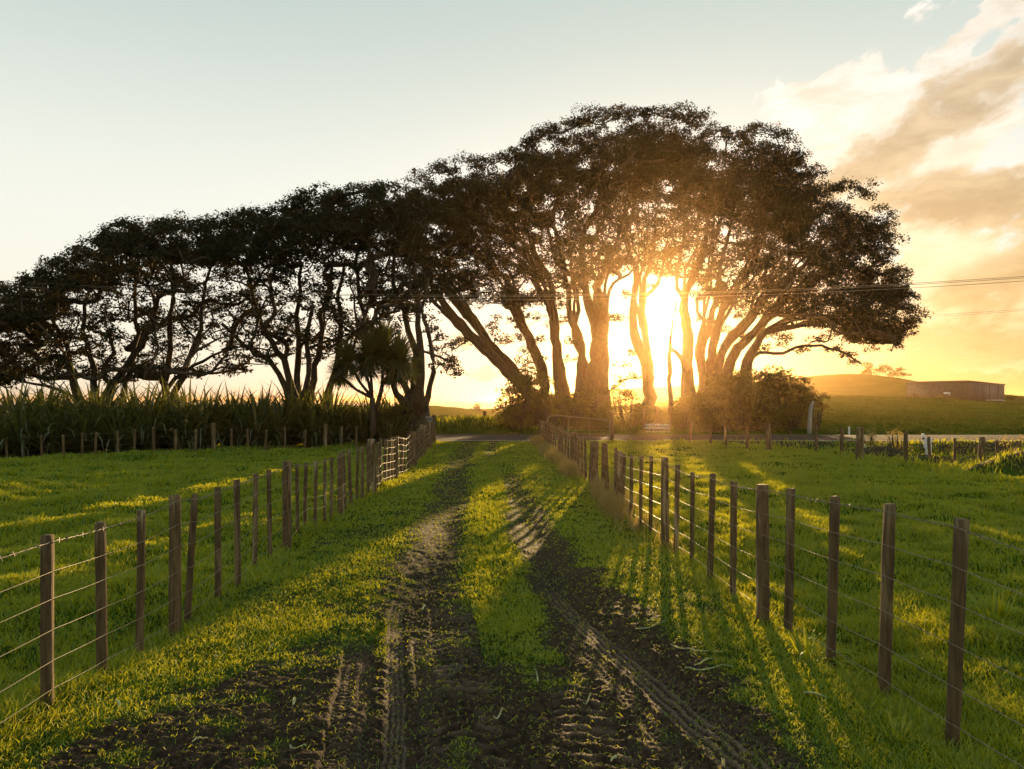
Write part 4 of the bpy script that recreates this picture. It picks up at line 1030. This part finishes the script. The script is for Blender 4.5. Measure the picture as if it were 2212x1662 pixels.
def single(name, label, cat, px, y0, y1, d, w, mat, lean=0.0, kind='round', group=None, band=None):
    p = P(px, y1, d); z = H1(p[0], p[1]); root = empty(name, (p[0], p[1], z), label, cat, group)
    top = P(px + lean, y0, d)
    post_mesh((p[0], p[1], z), top, w, kind).build('post' if name != 'pole' else 'pole_shaft', mat, root)
    if band:
        m_ = MB(); a = np.array([p[0], p[1], z]); b_ = np.array(top); m_.tube([a + (b_ - a) * band[0], a + (b_ - a) * band[1]], w * .56, 12); m_.build('band', M_black, root)
    return root
p = P(1750, 948, 44.6); root = empty('pole', (p[0], p[1], H1(p[0], p[1])), 'pale grey bent-topped pole right of the dark shrub', 'pole')
mb = MB(); mb.tube([(p[0] - .05, p[1], H1(p[0], p[1]) - .1), P(1748.5, 920, 44.6), P(1751, 885, 44.6), P(1753, 876, 44.6), P(1757, 867, 44.6)], [.14, .125, .11, .10, .075], 9, True, .06); mb.build('pole_shaft', M_pipe if False else simple('pale_wood', (.22, .20, .17), (.34, .32, .28), 12, .8, .4, (1, 1, .2)), root)
single('post', 'solitary post on the grassy bank in the gap between the stands', 'post', 1047, 888, 916, 49, .22, M_wood2)
single('post', 'dark post beside the big corner tree above the letterbox', 'post', 922, 893, 912, 36.2, .14, M_wood2)
single('marker_post', 'leaning white marker post with a black band near its top', 'marker post', 2000, 937, 972, 34.8, .13, M_white, -7, band=(.62, .74), group='white posts by the road')
single('marker_post', 'broad white upright post next to the leaning banded one', 'marker post', 2005, 945, 976, 34.2, .22, M_white, 0, 'sawn', group='white posts by the road')
single('marker_post', 'slim pale marker post on the far verge in front of the rising pasture', 'marker post', 1834, 922, 949, 43.9, .09, M_white, 0, 'sawn')
single('stake', 'short pale stake leaning in front of the road below the dark shrub', 'stake', 1610, 940, 952, 36.2, .07, M_white, 4, 'sawn', group='pale stakes along the road')
single('stake', 'small pale stake on the dark mound beside the thick road fence post', 'stake', 1871, 960, 978, 29.3, .06, M_white, -3, 'sawn', group='pale stakes along the road')
single('stake', 'short pale stake by the road right of the rail gate', 'stake', 1492, 938, 950, 36.3, .06, M_white, 1, 'sawn', group='pale stakes along the road')
single('stump', 'stubby dark post on the far verge between the bent pole and the slim marker', 'post', 1789, 937, 948, 44.3, .28, M_wood2)
single('post', 'dark post on the far verge left of the bent grey pole', 'post', 1708, 932, 950, 44.2, .13, M_wood2)

# ------------------------------------------------------------ shed
def shed():
    c0 = np.array([97.2, 185.]); c1 = np.array([99.2, 163.]); c2 = np.array([118.2, 180.]); c3 = c0 + (c2 - c1)
    root = empty('farm_shed', (c1[0], c1[1], 1.5), 'long low grey farm shed on the rise at right', 'shed')
    zt = [6.25, 6.0, 5.55, 5.8]; zb = .4
    def wall(a, b_, za, zb_, mat, nm, th=.15):
        d = (b_ - a) / np.linalg.norm(b_ - a); n_ = np.array([d[1], -d[0]]) * th
        V = [(*a, zb), (*b_, zb), (*b_, zb_), (*a, za), (*(a - n_), zb), (*(b_ - n_), zb), (*(b_ - n_), zb_), (*(a - n_), za)]
        m_ = MB(); m_.add(V, [(0, 1, 2, 3), (5, 4, 7, 6), (1, 5, 6, 2), (4, 0, 3, 7), (3, 2, 6, 7), (0, 4, 5, 1)]); return m_.build(nm, mat, root)
    wall(c0, c1, zt[0], zt[1], M_block, 'block_wall'); wall(c1, c2, zt[1], zt[2], M_steel, 'end_wall'); wall(c2, c3, zt[2], zt[3], M_steel, 'back_wall'); wall(c3, c0, zt[3], zt[0], M_steel, 'back_wall')
    for k_ in range(1, 24):      # sheet ribs on the end wall
        pass
    m_ = MB(); e = [np.array(c) for c in (c0, c1, c2, c3)]; cen = sum(e) / 4; o_ = [cen + (c - cen) * 1.02 for c in e]
    V = [(*o_[i], zt[i] + .03) for i in range(4)] + [(*o_[i], zt[i] + .33) for i in range(4)]
    m_.add(V, [(0, 3, 2, 1), (4, 5, 6, 7), (0, 1, 5, 4), (1, 2, 6, 5), (2, 3, 7, 6), (3, 0, 4, 7)]); m_.build('roof', M_rust, root)
    m_ = MB()
    for f_ in (.15, .35, .55, .8):
        a = c1 + (c2 - c1) * f_; m_.box((a[0] + .05, a[1] - .12, 3.6), (.06, .06, 2.0), .7)
    m_.build('wall_rib', M_steel, root)
shed()
for i, (px, py, lab) in enumerate(((2046, 849, 'white tub standing against the long wall of the shed'),)):
    p = P(px, py, 168); z = H1(p[0], p[1]); mb = MB(); mb.tube([(p[0], p[1], z), (p[0], p[1], z + .9), (p[0], p[1], z + 1.7)], [.45, .6, .7], 14)
    o = mb.build('tub', M_white, None, origin=(p[0], p[1], z)); tag(o, lab, 'tub')
mb = MB()
for _ in range(16):
    px = random.uniform(1955, 2075); p = P(px, 860, 166 + random.uniform(-3, 2)); z = H1(p[0], p[1])
    mb.box((p[0], p[1], z + random.uniform(.1, .9)), (random.uniform(.6, 1.8), .15, random.uniform(.05, .3)), random.uniform(-.5, .5), (random.uniform(-.3, .3), 0))
o = mb.build('timber_pile', M_wood, None); tag(o, 'untidy heap of old timber along the long wall of the shed', 'timber pile')
p = P(2150, 878, 150); z = H1(p[0], p[1]); mb = MB(); mb.box((0, 0, .1), (1.8, .5, .06), .2); o = mb.build('metal_sheet', M_white); o.location = (p[0], p[1], z + .05); tag(o, 'pale sheet of roofing lying on the grass below the shed', 'metal sheet')

# ------------------------------------------------------------ power lines along the road
def cable(a, b_, sag, label, name='power_line', r=.010):
    a = np.array(a, float); b_ = np.array(b_, float); t = np.linspace(0, 1, 60)[:, None]
    pts = a + (b_ - a) * t; pts[:, 2] -= (4 * sag * t * (1 - t))[:, 0]
    mb = MB(); mb.tube(pts - a, r, 5, False); o = mb.build(name, M_wire, None); o.location = a; tag(o, label, 'cable', 'power cables'); return o
for i, (dz, dyy, lab) in enumerate(((0, 0, 'highest of the three power cables crossing in front of the trees'), (-.06, .5, 'middle of the three power cables crossing in front of the trees'), (-.2, .9, 'lowest of the three power cables crossing in front of the trees'))):
    yl = 31.5 + dyy
    L_ = P(-60, 603.5, yl); M__ = P(1050, 638, yl); R__ = P(2260, 594, yl)
    cable((L_[0], yl, L_[2] + dz), (R__[0], yl, R__[2] + dz), (L_[2] + R__[2]) / 2 - M__[2], lab)
for k_, lab in ((0, 'upper of the two low cables running off to the right'), (1, 'lower of the two low cables running off to the right')):
    a = P(1900, 683 + 4 * k_, 47); b_ = P(2400, 650 + 3 * k_, 34); cable(a, b_, .15, lab, r=.006)

# ------------------------------------------------------------ things lying on the lane
def strip(px, py, L, w, yaw, lab, curl=.3, tint=.6, n=9, z_=.012):
    p = G(px, py); V = []; x, y_, a = 0.0, 0.0, yaw
    for i in range(n):
        t = i / (n - 1); ww = w * (.35 + .65 * math.sin(math.pi * min(1, t * 1.15 + .12))) / 2
        z = H1(p[0] + x, p[1] + y_) + z_ + .02 * math.sin(t * 5 + px) + .01
        nx_, ny_ = -math.sin(a), math.cos(a)
        V.append((x - nx_ * ww, y_ - ny_ * ww, z + .006)); V.append((x, y_, z - .004)); V.append((x + nx_ * ww, y_ + ny_ * ww, z + .006))
        a += curl * random.uniform(.2, .8) / n * 4; x += math.cos(a) * L / n; y_ += math.sin(a) * L / n
    V = np.array(V); q = [(3 * i + k_, 3 * i + k_ + 1, 3 * i + k_ + 4, 3 * i + k_ + 3) for i in range(n - 1) for k_ in (0, 1)]
    o = mesh_np('cut_flax_leaf', V, [q], M_strip, attrs={'tint': np.full(len(V), tint)}); o.location = (p[0], p[1], 0)
    tag(o, lab, 'cut leaf', 'cut flax leaves lying on the lane')
for a in ((262, 1540, .17, .022, 2.0, 'curved grey-green cut leaf beside the nearest left batten', .5, .35),
          (575, 1415, .16, .016, 1.9, 'crumpled pale leaf on the edge of the left verge', -.6, .8),
          (625, 1608, .17, .024, -.4, 'broad pale green cut leaf in the mud left of the ribbed tyre mark', -.3, .2),
          (632, 1530, .12, .018, 1.4, 'short pale leaf left of the fine tyre marks', .4, .7),
          (415, 1620, .13, .014, .9, 'thin pale leaf on the mud towards the bottom left', .2, .6),
          (1160, 1475, .20, .014, 1.3, 'slender upright-lying yellow leaf in the middle of the lane', .4, .6),
          (1372, 1360, .34, .018, .02, 'long yellow-green leaf lying across the right wheel track', .2, .3),
          (1395, 1350, .22, .014, -.1, 'narrow leaf just behind the long yellow-green one', .2, .5),
          (1448, 1405, .45, .018, -.55, 'long pale leaf pointing at the right fence', .2, .5),
          (1480, 1450, .40, .020, .12, 'long green leaf beside the right-hand mud edge', -.2, .2),
          (1500, 1442, .25, .014, .3, 'narrow green leaf touching the long green one by the right-hand mud', .2, .4),
          (1735, 1510, .30, .024, -.35, 'wide pale leaf in the grass below the strappy tuft', .2, .5),
          (910, 1300, .10, .02, .7, 'small white leaf scrap above the ribbed tyre mark', .4, .9),
          (1065, 1555, .09, .02, .1, 'small pale scrap in the lug marks at the centre of the lane', .4, .9),
          (1320, 1640, .10, .02, .5, 'green scrap at the bottom of the lane right of centre', .4, .2),
          (1560, 1640, .09, .02, .9, 'small white scrap near the bottom right of the mud', .4, .9),
          (1260, 1520, .12, .012, .5, 'thin twig-like leaf left of the diagonal tyre mark', .4, .7)):
    strip(*a)
# loose litter nobody could count
n = 2600; x = RNG.uniform(-2.6, 1.6, n); y_ = 3.7 + 5.5 * RNG.random(n) ** 1.3
o = blades('plant_litter', x, y_, .02 + .05 * RNG.random(n), .004 + .006 * RNG.random(n), np.where(RNG.random(n) < .45, 1.0, .6), M_grass, .4, .004, flat=np.full(n, 1.25))
tag(o, 'flattened scraps of grass and leaf trodden into the mud', 'litter', kind='stuff')

# ------------------------------------------------------------ haze
hz, k = newmat('haze')
pv = k.n('ShaderNodeVolumePrincipled'); pv.inputs['Density'].default_value = .00024; pv.inputs['Anisotropy'].default_value = .905; pv.inputs['Color'].default_value = (1.0, .62, .28, 1)
k.put(k.n('ShaderNodeOutputMaterial').inputs['Volume'], pv.outputs[0])
hb = MB(); hb.box((0, 0, 7.0), (S + 50, S + 50, 17.0))
tag(hb.build('haze', hz), kind='stuff')
